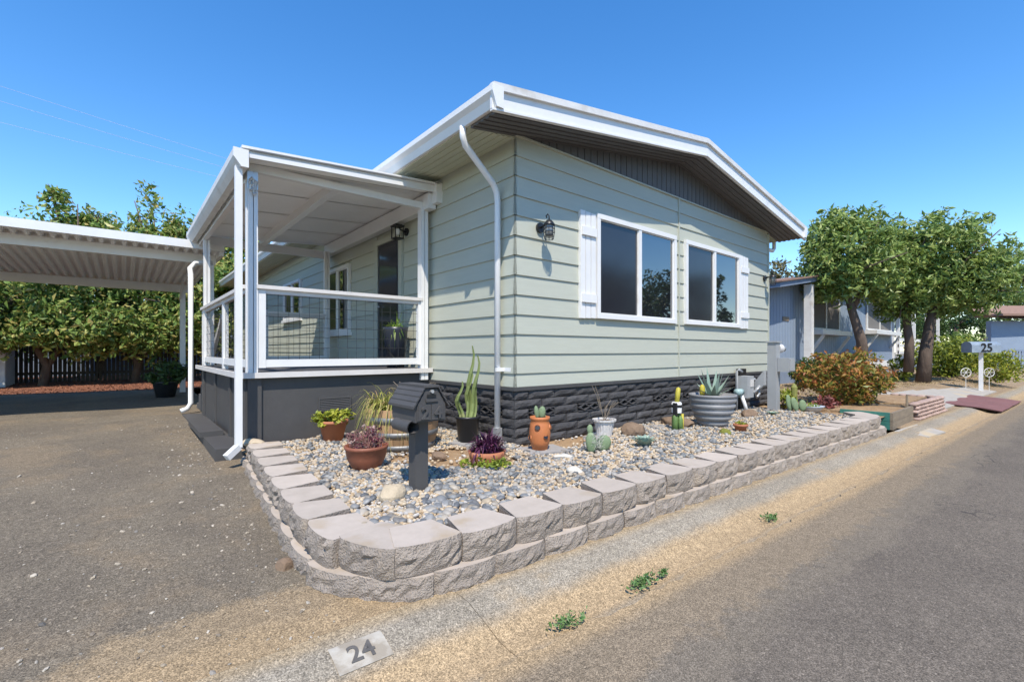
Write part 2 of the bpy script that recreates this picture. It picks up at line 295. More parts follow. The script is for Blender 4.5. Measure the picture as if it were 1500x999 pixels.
# ---------------------------------------------------------------- ground
SL = -.0395
def yk(x): return -1.735+SL*(x+2.1)
def smooth(t): t = min(1, max(0, t)); return t*t*(3-2*t)
def zdrive(y): return .05+.2*min(1, max(0, (y+1.6)/6.6))
def zyard(x, y):
    return .06+.26*smooth((y-yk(x))/1.6)+.03*math.sin(x*.7+y*.5)*smooth((y-yk(x))/2)
def ground_mat(name, stops, speck, dust=None, band=None, cracks=False, bump=.6):
    """stops: two base colours, speck: bright grain colour, dust: (colour, noise scale, threshold), band: (colour, s0, s1, noise) along the kerb"""
    m = bpy.data.materials.new(name); m.use_nodes = True; n = m.node_tree.nodes; L = m.node_tree.links; b = n['Principled BSDF']; b.inputs['Roughness'].default_value = .92; b.inputs['Specular IOR Level'].default_value = .25
    g = n.new('ShaderNodeNewGeometry'); pos = g.outputs['Position']
    def noise(sc, det=5, ro=.6):
        z = n.new('ShaderNodeTexNoise'); z.inputs['Scale'].default_value = sc; z.inputs['Detail'].default_value = det; z.inputs['Roughness'].default_value = ro; L.new(pos, z.inputs['Vector']); return z.outputs[0]
    def rng_(x, a, c):
        r = n.new('ShaderNodeMapRange'); r.interpolation_type = 'SMOOTHSTEP'; r.inputs[1].default_value = a; r.inputs[2].default_value = c; L.new(x, r.inputs[0]); return r.outputs[0]
    def mix(f, a, c):
        x = n.new('ShaderNodeMix'); x.data_type = 'RGBA'; L.new(f, x.inputs[0])
        for i, q in ((6, a), (7, c)):
            if isinstance(q, tuple): x.inputs[i].default_value = (*q, 1)
            else: L.new(q, x.inputs[i])
        return x.outputs[2]
    def mth(op, a, c):
        x = n.new('ShaderNodeMath'); x.operation = op
        for i, q in enumerate((a, c)):
            if isinstance(q, (int, float)): x.inputs[i].default_value = q
            else: L.new(q, x.inputs[i])
        return x.outputs[0]
    col = mix(rng_(noise(1.3), .35, .65), stops[0], stops[1])
    fine = noise(170, 2); vor = n.new('ShaderNodeTexVoronoi'); vor.inputs['Scale'].default_value = 120; L.new(pos, vor.inputs['Vector'])
    vc = n.new('ShaderNodeSeparateColor'); L.new(vor.outputs['Color'], vc.inputs[0])
    col = mix(mth('MULTIPLY', rng_(vc.outputs[0], .86, .95), .4), col, speck)
    if dust: col = mix(mth('MULTIPLY', rng_(noise(dust[1], 7, .65), dust[2], dust[2]+.14), dust[3] if len(dust) > 3 else .85), col, dust[0])
    sp = n.new('ShaderNodeSeparateXYZ'); L.new(pos, sp.inputs[0]); s = mth('SUBTRACT', sp.outputs[1], mth('MULTIPLY', sp.outputs[0], SL))
    for bd in band or []:
        sn = mth('ADD', s, mth('MULTIPLY', mth('SUBTRACT', noise(bd[4] if len(bd) > 4 else 1.7, 10, .8), .5), bd[3]))
        f = mth('MULTIPLY', rng_(sn, bd[1]-.06, bd[1]+.06), rng_(sn, bd[2]+.06, bd[2]-.06))
        col = mix(mth('MULTIPLY', f, bd[5] if len(bd) > 5 else .85), col, bd[0])
    if cracks:
        v2 = n.new('ShaderNodeTexVoronoi'); v2.feature = 'DISTANCE_TO_EDGE'; v2.inputs['Scale'].default_value = .55
        ad = n.new('ShaderNodeVectorMath'); ad.operation = 'ADD'; nn = n.new('ShaderNodeTexNoise'); nn.inputs['Scale'].default_value = 2.5; L.new(pos, nn.inputs['Vector']); L.new(pos, ad.inputs[0]); L.new(nn.outputs['Color'], ad.inputs[1]); L.new(ad.outputs[0], v2.inputs['Vector'])
        col = mix(mth('MULTIPLY', rng_(v2.outputs[0], .006, .001), mth('MULTIPLY', rng_(noise(.6), .5, .6), .8)), col, (.04,.037,.034))
    hs = n.new('ShaderNodeHueSaturation'); mid = noise(22, 4, .7)
    L.new(mth('MULTIPLY', mth('MULTIPLY', mth('ADD', .55, mth('MULTIPLY', rng_(fine, .3, .7), .9)), mth('ADD', .62, mth('MULTIPLY', mid, .76))), mth('ADD', .74, mth('MULTIPLY', vc.outputs[1], .52))), hs.inputs['Value']); L.new(col, hs.inputs['Color']); col = hs.outputs[0]
    L.new(col, b.inputs['Base Color'])
    bp = n.new('ShaderNodeBump'); bp.inputs['Strength'].default_value = bump; bp.inputs['Distance'].default_value = .006
    L.new(mth('ADD', fine, mth('MULTIPLY', vc.outputs[0], .5)), bp.inputs['Height']); L.new(bp.outputs[0], b.inputs['Normal'])
    return m
SAND = (.37,.265,.15); DUST = (.235,.18,.118)
G_street = ground_mat('street_asphalt', ((.150,.126,.100),(.126,.106,.085)), (.26,.22,.175), (DUST, .9, .62, .5), [((.195,.163,.122), -2.95, -2.2, .8, .8, .6), (SAND, -2.46, -2.2, .16, 2.2, .8), (SAND, -2.75, -2.2, .7, 5, .25)], True)
G_drive = ground_mat('driveway_asphalt', ((.185,.154,.112),(.148,.123,.092)), (.34,.28,.21), (DUST, 1.1, .50, .65), [(SAND, -2.1, -1.4, 1.0, .9, .5), (SAND, -2.1, -1.6, .3, 2, .6)], False, .9)
G_kerb = ground_mat('kerb_concrete', ((.30,.262,.205),(.25,.217,.168)), (.36,.31,.245), (SAND, 1.6, .57, .55), [(SAND, -2.36, -2.1, .16, 1.5, .92), ((.36,.265,.15), -1.9, -1.7, .12, 3, .7)], False, .5)
G_yard = ground_mat('dry_yard', ((.33,.24,.15),(.26,.19,.12)), (.5,.42,.3), ((.20,.15,.10), 1.5, .55, .7), None, False, 1)
G_far = ground_mat('far_ground', ((.22,.18,.12),(.17,.15,.10)), (.3,.25,.2), None, None, False, .3)
G_mulch = ground_mat('mulch', ((.22,.09,.05),(.16,.065,.04)), (.34,.17,.1), None, None, False, 1)
def sheet(name, xs, ys, zf, mat, kind='structure'):
    V = [(x, yf if not callable(yf) else yf(x), 0) for yf in ys for x in xs]; V = [(x, y, zf(x, y)) for x, y, _ in V]
    nx = len(xs); F = [(j*nx+i, j*nx+i+1, (j+1)*nx+i+1, (j+1)*nx+i) for j in range(len(ys)-1) for i in range(nx-1)]
    o = addobj(name, npmesh(name, V, F, mat, True)); return tag(o, kind=kind)
lin = lambda a, b, n: [a+(b-a)*i/(n-1) for i in range(n)]
sheet('ground', lin(-600, 600, 9), lin(-600, 600, 9), lambda x, y: -.12, G_far)
sheet('street', [-45,-30,-20,-12]+lin(-8, 14, 260)+[16,20,25,30,40,60,90], [(lambda x, k=k: yk(x)-.565-k-(.018*math.sin(x*9)*math.sin(x*4.3+1)+.012*math.sin(x*31) if k == 0 else 0)) for k in [0,.06,.2]+lin(.5, 9, 14)][::-1], lambda x, y: .012*math.sin(x*.9)*math.sin(y*1.1)*.3, G_street)
kp = [(0,.065),(-.07,.068),(-.16,.06),(-.30,.02),(-.40,-.012),(-.50,-.022),(-.58,-.014)]
kb = tag(empty('kerb', (0, -1.8, 0)), kind='structure')
for q in range(-5, 17):
    mb = MB(); xs = [q*2.4+.5+t for t in lin(.002, 2.398, 9)]; nk = len(kp)+2
    for x in xs: mb.v += [(x, yk(x)+.0, -.1)]+[(x, yk(x)+a+.003*math.sin(x*7+k), z+.002*math.sin(x*5+k*2)) for k, (a, z) in enumerate(kp)]+[(x, yk(x)-.585, -.1)]
    mb.f = [(i*nk+k, (i+1)*nk+k, (i+1)*nk+k+1, i*nk+k+1) for i in range(8) for k in range(nk-1)]+[tuple(range(nk)), tuple(8*nk+k for k in range(nk))]
    mb.build('kerb_segment', G_kerb, kb)
sheet('driveway', lin(-14, -1.85, 42), [lambda x, t=t: yk(x)-.002+t for t in lin(0, 13.6, 50)], lambda x, y: zdrive(y)+.006*math.sin(3*x+2*y)+.012*math.sin(.8*x)*math.sin(1.1*y), G_drive)
sheet('yard', lin(6.2, 70, 60), [lambda x, t=t: yk(x)+t for t in [0,.2,.5,.9,1.3,1.8,2.4,4,8,20,60]], zyard, G_yard)
sheet('side_yard', [-14, -8, -4, -1.2, -.3, 8], [11.9, 13, 15, 17, 22, 60], lambda x, y: .25+.02*math.sin(x*2+y), G_mulch)
# concrete path of the neighbour plot, a slab each
pth = empty('footpath', (11, -1, .3)); tag(pth, kind='structure')
for i in range(5):
    x0 = 9.1+i*1.5; y1 = yk(x0)+1.25-.12*i
    mb = MB(); 
    pts = [(x0, yk(x0)+.12), (x0+1.48, yk(x0+1.48)+.12), (x0+1.48, y1-.1), (x0, y1)]
    top = [(x, y, zyard(x, y)+.03) for x, y in pts]; mb.add(top+[(x, y, z-.15) for x, y, z in top], [(0,1,2,3),(0,4,5,1),(1,5,6,2),(2,6,7,3),(3,7,4,0)]); mb.build('slab', M_conc, pth)
# thin concrete edging beside the planter and dark plinth beside the deck
# planted bed: dirt sheet
def in_bed(x, y):
    if y < yk(x)+.28 or x > 5.5: return False
    if x < 0: return x > -2.12+.03*y and y < (1.68 if x < -.0 else 0)
    return y < -.06
def zbed(x, y): return .265+.018*math.sin(x*2.1+1)*math.sin(y*2.7)-.012*smooth((x-2)/4)*2
sheet('planting_bed', lin(-2.25, 7.0, 70), [lambda x, t=t: (yk(x)+.15+max(0, -1.6-x)*.9)*(1-t)+1.8*t for t in lin(0, 1, 30)], zbed, M_dirt)

# ---------------------------------------------------------------- retaining wall of the bed, block by block
def block_mesh(seed, w=.364, d=.27, h=.152, taper=.06):
    r = np.random.default_rng(seed); nx, nz = 11, 6; V = []; F = []
    for j in range(nz):
        for i in range(nx):
            t = i/(nx-1); q = j/(nz-1); x = (t-.5)*w; bulge = .030*(1-(2*t-1)**2)**.7; y = -bulge + (.010 if j in (0, nz-1) else 0)+(.008 if i in (0, nx-1) else 0)
            if 0 < i < nx-1 and 0 < j < nz-1: y += r.normal(0, .0075); x += r.normal(0, .003)
            z = q*h + (r.normal(0, .003) if 0 < j < nz-1 else 0); V.append((x, y, z))
    g = lambda i, j: j*nx+i
    for j in range(nz-1):
        for i in range(nx-1): F.append((g(i,j), g(i+1,j), g(i+1,j+1), g(i,j+1)))
    k = len(V); V += [(-w/2+taper, d, 0), (w/2-taper, d, 0), (w/2-taper, d, h), (-w/2+taper, d, h)]
    nf = len(F)
    F.append(tuple(g(i, nz-1) for i in range(nx))+(k+2, k+3))          # top
    F.append(tuple(g(i, 0) for i in range(nx-1, -1, -1))+(k, k+1))     # bottom
    F += [tuple(g(0, j) for j in range(nz-1, -1, -1))+(k, k+3)[:1]+(k+3,), tuple(g(nx-1, j) for j in range(nz))+(k+2, k+1), (k+1, k, k+3, k+2)]
    me = bpy.data.meshes.new('block'); me.from_pydata(V, [], F); me.materials.append(M_block); me.materials.append(M_btop)
    me.polygons[nf].material_index = 1; me.update(); me.validate(); return me
BLK = [block_mesh(s) for s in range(10)]
wall = empty('retaining_wall', (-2.1, -1.65, 0), 'low two-course wall of rough tan concrete blocks round the pebble bed', 'garden wall')
def poly_walk(pts, step, off):
    pts = [Vector(p) for p in pts]; seg = [(a, b, (b-a).length) for a, b in zip(pts, pts[1:])]; tot = sum(s[2] for s in seg); out = []; s = off
    while s < tot-.08:
        q = s
        for a, b, l in seg:
            if q <= l: out.append((a+(b-a)*(q/l), (b-a).normalized())); break
            q -= l
        s += step
    return out
path = [(-2.235,1.62),(-2.30,.9),(-2.38,-.2),(-2.43,-.95),(-2.42,-1.28),(-2.29,-1.55),(-2.05,-1.73),(-1.7,-1.77)]+[(x, yk(x)+.0) for x in (0,2,4,5.2)]+[(5.5,-1.93),(5.68,-1.75),(5.75,-1.5)]
path = [(p[0], p[1]) for p in path]
zc = lambda x, y: (zdrive(y) if x < -2.1 else .06)
for course in (0, 1):
    inset = .035*course
    pp = []
    for (p, d) in poly_walk([(a, b, 0) for a, b in path], .369, .05+.185*course):
        nrm = Vector((-d.y, d.x, 0))   # towards the bed
        p = p+nrm*inset; z = .0 + (.018 if course == 0 else .172); 
        o = addobj('block', random.choice(BLK), wall, (p.x, p.y, z+random.uniform(-.003,.003)+(.02*smooth((p.y+.5)/2) if p.x < -2 else 0)), (random.uniform(-.012,.012), random.uniform(-.012,.012), math.atan2(d.y, d.x)+random.uniform(-.02,.02)))
rock('edge_rock', 'knobbly tan rock wedged at the foot of the block wall on the driveway side', 'rock', (-2.50,-.98,.04), (.11,.10,.12), M_rockb, 5)
rock('edge_rock', 'flat crumbly tan rock on the end of the block wall by the dark skirting', 'rock', (-2.16,1.62,.30), (.34,.16,.10), M_rockt, 8)

# ---------------------------------------------------------------- gravel and river pebbles
gb = empty('gravel_bed', (-1, -1, .28)); tag(gb, kind='structure')
def dirt_patch(x, y): 
    return ((x+.80)/.60)**2+((y+.10)/.50)**2 < 1+.35*math.sin(5*x+3*y) or ((x-.55)/.7)**2+((y+.2)/.22)**2 < 1
def scatter(n, xr, yr, keep):
    out = []
    while len(out) < n:
        x = random.uniform(*xr); y = random.uniform(*yr)
        if in_bed(x, y) and keep(x, y): out.append((x, y))
    return np.array(out)
def camd(P): return np.hypot(P[:,0]-CAM.x, P[:,1]-CAM.y)
P = scatter(27000, (-2.2,5.5), (-1.9,1.68), lambda x, y: random.random() < (.06 if dirt_patch(x, y) else 1)*min(1, 3.6/math.hypot(x-CAM.x, y-CAM.y)))
s = rng.uniform(.009,.021,len(P)); S3 = np.stack([s*rng.uniform(.9,1.3,len(P)), s, s*rng.uniform(.55,.85,len(P))], 1)
P3 = np.array([(x, y, zbed(x, y)+.012+random.uniform(0,.018)) for x, y in P]); V, F = pebbles(P3, S3)
tag(addobj('tan_gravel', npmesh('tan_gravel', V, F, M_tan_peb, True), gb), kind='stuff')
bluep = lambda x, y: (not dirt_patch(x, y)) and random.random() < (.35+.65*smooth(math.sin(x*2.3+.5)*math.sin(y*3.1+1)*1.2+.5))*min(1, 3.4/math.hypot(x-CAM.x, y-CAM.y))
P = scatter(3600, (-2.2,5.5), (-1.9,1.68), bluep); P = P[np.argsort(camd(P))]
near, rest = P[:300], P[300:]
s = rng.uniform(.015,.032,len(rest)); S3 = np.stack([s*rng.uniform(1,1.4,len(s)), s, s*rng.uniform(.5,.75,len(s))], 1)
P3 = np.array([(x, y, zbed(x, y)+.026+random.uniform(0,.012)) for x, y in rest]); V, F = pebbles(P3, S3, IC1, .2)
tag(addobj('river_pebbles', npmesh('river_pebbles', V, F, M_blue_peb, True), gb), kind='stuff')
PM = []
for k in range(6):
    V, F = pebbles(np.zeros((1,3)), np.array([[1.25,1,.62]]), IC2, .05); PM.append(npmesh('pebble', V, F, M_peb_o, True))
for x, y in near:
    k = random.uniform(.018,.036); addobj('pebble', random.choice(PM), gb, (x, y, zbed(x, y)+.03), (random.gauss(0,.25), random.gauss(0,.25), random.uniform(0,6.3)), (k,k,k))
# loose stones on the driveway and in the gutter
P = []
while len(P) < 1900:
    x = random.uniform(-7.5,-2.45); y = random.uniform(-1.75, 5)
    if random.random() < min(1, (2.2/math.hypot(x-CAM.x, y-CAM.y))**1.2)*(.55 if x < -2.85 else 3): P.append((x, y, zdrive(y)+.006*math.sin(3*x+2*y)+.012*math.sin(.8*x)*math.sin(1.1*y)+.002))
P = np.array(P); s = rng.gamma(2.2, .0022, len(P)).clip(.0025,.016); S3 = np.stack([s*1.3, s, s*.6], 1); V, F = pebbles(P, S3)
tag(addobj('loose_driveway_stones', npmesh('loose_stones', V, F, M_loose), tag(empty('driveway_grit', (-4,0,.05)), kind='structure')), kind='stuff')
# street number painted on the kerb
kx, ky = -2.44, -1.845; ang = math.atan(SL)
nb = empty('kerb_number', (kx, ky, .066), 'weathered white painted patch with 24 on the concrete kerb', 'kerb number')
mb = MB(); c, sn = math.cos(ang), math.sin(ang)
def kz(off): 
    for (a, z), (a2, z2) in zip(kp, kp[1:]):
        if a2 <= off <= a: return z+(z2-z)*(off-a)/(a2-a)
    return .065
vs = []
for px in lin(-.11,.11,6):
    for po in lin(-.26,-.12,7): 
        x = kx+px; vs.append((x, yk(x)+po, kz(po)+.004))
mb.add(vs, [(i*7+j, (i+1)*7+j, (i+1)*7+j+1, i*7+j+1) for i in range(5) for j in range(6)]); mb.build('paint_patch', M_wpaint, nb)
me = text_mesh('24', .11, 0, M_bpaint)
for v in me.vertices:
    px, po = v.co.x, v.co.y-.23; x = kx+px; v.co = (x, yk(x)+po, kz(po)+.008)
addobj('numeral', me, nb)
# ---------------------------------------------------------------- the house
HL = 16.0; HW = 6.37; ZS = .897; ZT = 3.55
home = empty('mobile_home', (0, 0, .27), 'pale sage green mobile home with white trim and charcoal block skirting', 'house')
MB().box(.012, HW-.01, .012, HL, .86, 3.55).build('wall', M_sage, home)
MB().box(.10, HW-.05, .10, HL, .0, .87).build('skirting_core', M_char, home)
laps = [ZS]+[1.04+.2093*k for k in range(13)]
def board(axis, a, b, z0, z1, mit0=True, mit1=False):
    B, T = .021, .004; zt = z1+.012; zt = min(zt, ZT)
    mb = MB()
    if axis == 'x':
        x0b, x0t = (a-B, a-T) if mit0 else (a, a)
        vs = [(x0b,-B,z0),(b,-B,z0),(b,-T,zt),(x0t,-T,zt),(x0b if mit0 else a,.01,z0),(b,.01,z0),(b,.01,zt),(x0t,.01,zt)]
    else:
        y0b, y0t = (a-B, a-T) if mit0 else (a, a)
        vs = [(-B,y0b,z0),(-B,b,z0),(-T,b,zt),(-T,y0t,zt),(.01,y0b,z0),(.01,b,z0),(.01,b,zt),(.01,y0t,zt)]
    mb.add(vs, [(0,1,2,3),(0,4,5,1),(1,5,6,2),(3,2,6,7),(0,3,7,4)]); return mb.build('siding_board', M_sage, home)
for z0, z1 in zip(laps, laps[1:]):
    board('x', 0, 3.172, z0, z1); board('x', 3.202, HW, z0, z1, False)
    ss = [(0, HL)]
    for (ya, yb, za, zb) in ((2.52,3.48,.9,3.06),(4.56,5.87,1.60,2.92),(7.58,9.1,2.0,3.0)):
        if za < (z0+z1)/2 < zb:
            ss = [q for a, b in ss for q in ((a, min(b, ya)), (max(a, yb), b)) if q[1]-q[0] > .02]
    for a, b in ss: board('y', a, b, z0, z1, a == 0)
MB().box(3.174, 3.2, -.028, .0, ZS, 3.56).build('seam_strip', M_sage, home)
MB().box(HW, HW+.04, -.03, .06, ZS, 3.53).build('corner_trim', M_sage, home)
# ledge + skirting blocks
mb = MB(); mb.box(-.05, HW, -.05, -.0, .858, .893); mb.build('ledge', M_char, home)
mb = MB(); mb.box(-.05, -.0, .0, 1.72, .858, .893); mb.build('ledge', M_char, home)
def split_block(seed, w, h=.099, d=.09):
    r = np.random.default_rng(seed); V = []; nx, nz = 6, 4
    for j in range(nz):
        for i in range(nx):
            e = i in (0, nx-1) or j in (0, nz-1); V.append(((i/(nx-1)-.5)*w*(.985), (0 if e else -.014-abs(r.normal(0, .006))), (j/(nz-1))*h*.93+.003+(0 if e else r.normal(0, .003))))
    F = [(j*nx+i, j*nx+i+1, (j+1)*nx+i+1, (j+1)*nx+i) for j in range(nz-1) for i in range(nx-1)]; k = len(V)
    V += [(-w*.49, d, .003), (w*.49, d, .003), (w*.49, d, h*.93), (-w*.49, d, h*.93)]
    top = [(nz-1)*nx+i for i in range(nx)]; bot = list(range(nx)); F += [tuple(top)+(k+2, k+3), tuple(bot[::-1])+(k, k+1), tuple(j*nx for j in range(nz-1,-1,-1))+(k, k+3), tuple(j*nx+nx-1 for j in range(nz))+(k+2, k+1)]
    me = bpy.data.meshes.new('brick'); me.from_pydata(V, [], F); me.materials.append(M_brick); me.update(); return me
SB = {w: [split_block(s+int(w*100), w) for s in range(5)] for w in (.39, .195)}
def vent_block(w=.39, h=.10):
    mb = MB(); mb.box(-w/2*.97, w/2*.97, .05, .09, 0, h)     # dark back
    z = h/2; n = 2; step = w*.92/n
    for k in range(n):
        x0 = -w*.46+k*step
        for sgn in (1, -1):
            mb.bar((x0, .005, z), (x0+step/2, .005, z+sgn*h*.38), .05, .014); mb.bar((x0+step/2, .005, z+sgn*h*.38), (x0+step, .005, z), .05, .014)
    mb.box(-w*.485, w*.485, -.012, .05, 0, .012); mb.box(-w*.485, w*.485, -.012, .05, h-.016, h-.004)
    return mb.mesh('vent_brick', M_brick)
VB = vent_block()
def skirt_row(along, a, b, row):
    z = .262+row*.0995; x = a - (.195 if row % 2 else 0); i = 0
    while x < b-.02:
        w = .39; xa = x; 
        if xa < a: xa = a; w = .195
        if xa+w > b: w = .195
        vent = row == 3 and w == .39 and i % 2 == 1
        me = VB if vent else random.choice(SB[w]); c = xa+w/2
        j = random.uniform(-.004,.004)
        if along == 'x': addobj('vent_brick' if vent else 'brick', me, home, (c, -.02+j, z))
        else: addobj('vent_brick' if vent else 'brick', me, home, (-.02+j, c, z), (0,0,-math.pi/2))
        x = xa+w; i += 1
for r in range(6):
    skirt_row('x', -.02, HW, r); skirt_row('y', .0, 1.72, r)
# gable boards, roof, fascia, soffits
RX0, RX1, RP, YO = -.67, 7.04, 3.185, -.42
def ztop(x): return 3.655+(4.265-3.655)*(1-abs(x-RP)/(RP-RX0))
UND = .205
x = .02
while x < HW-.03:
    x1 = min(x+.118, HW-.02); za, zb = ztop(x)-UND, ztop(x1)-UND
    if min(za, zb) > 3.565: MB().add([(x,-.02,3.562),(x1-.012,-.02,3.562),(x1-.012,-.02,zb),(x,-.02,za),(x,.02,3.562),(x1-.012,.02,3.562),(x1-.012,.02,zb),(x,.02,za)],[(0,1,2,3),(0,4,5,1),(1,5,6,2),(2,6,7,3),(3,7,4,0)]).build('gable_board', M_dsoff, home)
    x += .118
MB().prism([(0.05,3.56),(HW-.05,3.56),(HW-.05,ztop(HW)-UND),(RP,ztop(RP)-UND),(.05,ztop(0)-UND)], 'y', .03, .06).build('gable_backing', M_black, home)
MB().box(-.03, HW, -.034, 0, 3.545, 3.562).build('gable_sill', M_sage, home)
roof = MB().prism([(RX0+.05,3.66),(RP,4.265),(RX1-.05,3.66),(RX1-.05,3.63),(RP,4.232),(RX0+.05,3.63)], 'y', YO, HL+.4).build('roof', M_roof, home)
MB().prism([(RP-.16,ztop(RP-.16)+.006),(RP,4.305),(RP+.16,ztop(RP+.16)+.006)], 'y', YO-.03, HL+.4).build('ridge_cap', M_wmetal, roof)
for sgn in (-1, 1):
    xa = RX0+.02 if sgn < 0 else RX1-.02
    P = lambda x, dz: (x, ztop(x)+dz)
    MB().prism([P(xa,-.04),P(RP,-.04),P(RP,-.21),P(xa,-.21)], 'y', YO-.028, YO).build('fascia', M_wmetal, roof)
    MB().prism([P(xa,.022),P(RP,.022),P(RP,-.045),P(xa,-.045)], 'y', YO-.06, YO+.01).build('drip_edge', M_owhite, roof)
    MB().prism([P(xa,-.205),P(RP,-.205),P(RP,-.225),P(xa,-.225)], 'y', YO-.045, YO).build('fascia_lip', M_white, roof)
    # ribbed underside of the front overhang
    mb = MB(); n = 10
    for k in range(n):
        y0 = YO+(0-YO)*k/n; y1 = YO+(0-YO)*(k+1)/n; dz = -UND-(.010 if k % 2 else 0)
        x0 = RX0+.1 if sgn < 0 else RX1-.1
        mb.add([(x0,y0,ztop(x0)+dz),(RP,y0,ztop(RP)+dz),(RP,y1,ztop(RP)+dz),(x0,y1,ztop(x0)+dz),(x0,y0,ztop(x0)+dz+.03),(RP,y0,ztop(RP)+dz+.03),(RP,y1,ztop(RP)+dz+.03),(x0,y1,ztop(x0)+dz+.03)],[(0,1,2,3),(0,4,5,1),(3,2,6,7),(0,3,7,4)])
    mb.build('front_soffit', M_dsoff, home)
    # ribbed eave soffit and gutter along the long side
    ex = RX0 if sgn < 0 else RX1; wx = 0 if sgn < 0 else HW
    mb = MB(); n = 12
    for k in range(n):
        xa_ = ex-sgn*.10+(wx-ex+sgn*.10)*k/n; xb_ = ex-sgn*.10+(wx-ex+sgn*.10)*(k+1)/n; z = 3.475+.04*k/n+(.010 if k % 2 else 0)
        mb.box(min(xa_,xb_), max(xa_,xb_), 0.0, HL, z, z+.03)
    mb.build('eave_soffit', M_soff, home)
    g = [(ex-sgn*.13,3.645),(ex-sgn*.13,3.49),(ex-sgn*.06,3.485),(ex-sgn*.035,3.56),(ex+0*sgn,3.60),(ex,3.655),(ex-sgn*.02,3.655),(ex-sgn*.025,3.615),(ex-sgn*.06,3.58),(ex-sgn*.075,3.505),(ex-sgn*.115,3.508),(ex-sgn*.115,3.645)]
    MB().prism(g, 'y', YO-.03, HL+.4).build('gutter', M_wmetal, home)
    MB().prism([(ex-sgn*.13,3.66),(ex-sgn*.13,3.47),(ex-sgn*.05,3.47),(ex,3.60),(ex,3.665)], 'y', YO-.062, YO-.031).build('gutter_end_cap', M_white, home)
# rib under the side eave near the front, downspouts
def spout(mb, pts, w=.062, d=.05):
    for a, b in zip(pts, pts[1:]): mb.bar(a, b, w, d)
    for p in pts[1:-1]: mb.box(p[0]-w*.52, p[0]+w*.52, p[1]-w*.52, p[1]+w*.52, p[2]-w*.5, p[2]+w*.5)
def rtube(mb, pts, r=.034): mb.tube(pts, r, 10)
yds = .21
ds = MB(); rtube(ds, [(-.60,yds-.12,3.50),(-.60,yds-.12,3.40),(-.565,yds-.11,3.33),(-.14,yds-.01,3.07),(-.085,yds,2.99),(-.072,yds,2.9),(-.072,yds,.33)])
dso = ds.build('downspout', M_wmetal, home, True)
MB().box(-.125, .01, yds-.05, yds-.03, 1.06, 1.10).box(-.02,-.0,yds-.16,yds-.03,1.06,1.10).build('strap', M_white, dso)
MB().box(-.108,-.036,yds-.037,yds+.037,.30,.45).build('shoe', M_alum, dso)
ds = MB(); rtube(ds, [(6.97,.1,3.50),(6.97,.1,3.36),(6.9,.1,3.30),(6.47,.1,3.28)], .036); ds.build('downspout', M_wmetal, home, True)
# windows
def window(axis, a, b, z0, z1, sash=.5, fr=.06, screen_first=True):
    """axis x: front wall; y: side wall (mirrored outward -x)"""
    def bx(mb, s0, s1, d0, d1, za, zb):
        return mb.box(s0, s1, -d1, -d0, za, zb) if axis == 'x' else mb.box(-d1, -d0, s0, s1, za, zb)
    mb = MB(); bx(mb, a, b, .0, .062, z1-fr, z1); bx(mb, a, b, .0, .062, z0, z0+fr); bx(mb, a, a+fr, .0, .060, z0+fr, z1-fr); bx(mb, b-fr, b, .0, .060, z0+fr, z1-fr)
    w = mb.build('window', M_white, home); mid = a+(b-a)*sash
    mb = MB(); bx(mb, mid-.03, mid+.03, .02, .056, z0+fr, z1-fr); mb.build('mullion', M_white, w)
    lo, hi = (a+fr, mid-.03), (mid+.03, b-fr)
    for i, (s0, s1) in enumerate((lo, hi)):
        sc = (i == 0) == screen_first
        mb = MB(); bx(mb, s0, s1, .018, .026, z0+fr, z1-fr); mb.build('pane', M_screen if sc else M_glass, w)
        mb = MB(); t = .014
        bx(mb, s0, s0+t, .026, .04, z0+fr, z1-fr); bx(mb, s1-t, s1, .026, .04, z0+fr, z1-fr); bx(mb, s0+t, s1-t, .026, .04, z0+fr, z0+fr+t); bx(mb, s0+t, s1-t, .026, .04, z1-fr-t, z1-fr)
        mb.build('sash', M_owhite if sc else M_white, w)
    return w
window('x', 1.272, 3.06, 1.68, 2.965); window('x', 3.325, 5.125, 1.685, 2.955)
w = window('y', 4.60, 5.83, 1.62, 2.86, screen_first=False); MB().box(-.09,-.0,4.55,5.88,1.56,1.62).build('sill', M_white, w)
w = window('y', 7.62, 9.07, 2.04, 2.95, screen_first=False); MB().box(-.09,-.0,7.57,9.12,1.98,2.04).build('sill', M_white, w)
# shutters
for x0, x1 in ((.975,1.262),(5.14,5.455)):
    sh = empty('shutter', (x0, -.03, 1.66)); sh.parent = home; sh.location = Vector((x0,-.03,1.66))-home.location
    w3 = (x1-x0)/3
    for k in range(3): MB().box(x0+k*w3, x0+(k+1)*w3-.012, -.050, -.012, 1.67+.004*k, 2.955-.006*k).build('slat', M_white, sh)
    for z in (1.86, 2.66): MB().box(x0+.015, x1-.02, -.074, -.051, z, z+.10).build('batten', M_white, sh)
# door under the porch roof
d = MB().box(-.05,-.0,2.53,2.63,1.05,3.05).box(-.05,0,3.38,3.48,1.05,3.05).box(-.05,0,2.63,3.38,2.96,3.05).build('door_frame', M_sage, home)
dd = MB().box(-.03,-.005,2.632,3.378,1.07,2.955).build('door', M_door, home)
MB().box(-.036,-.031,2.70,3.31,1.30,2.02).box(-.036,-.031,2.70,3.31,2.12,2.88).build('screen_panel', M_screen, dd); MB().tube([(-.03,3.31,1.98),(-.08,3.31,1.98),(-.08,3.25,1.98)], .012, 6).build('handle', M_alum, dd)
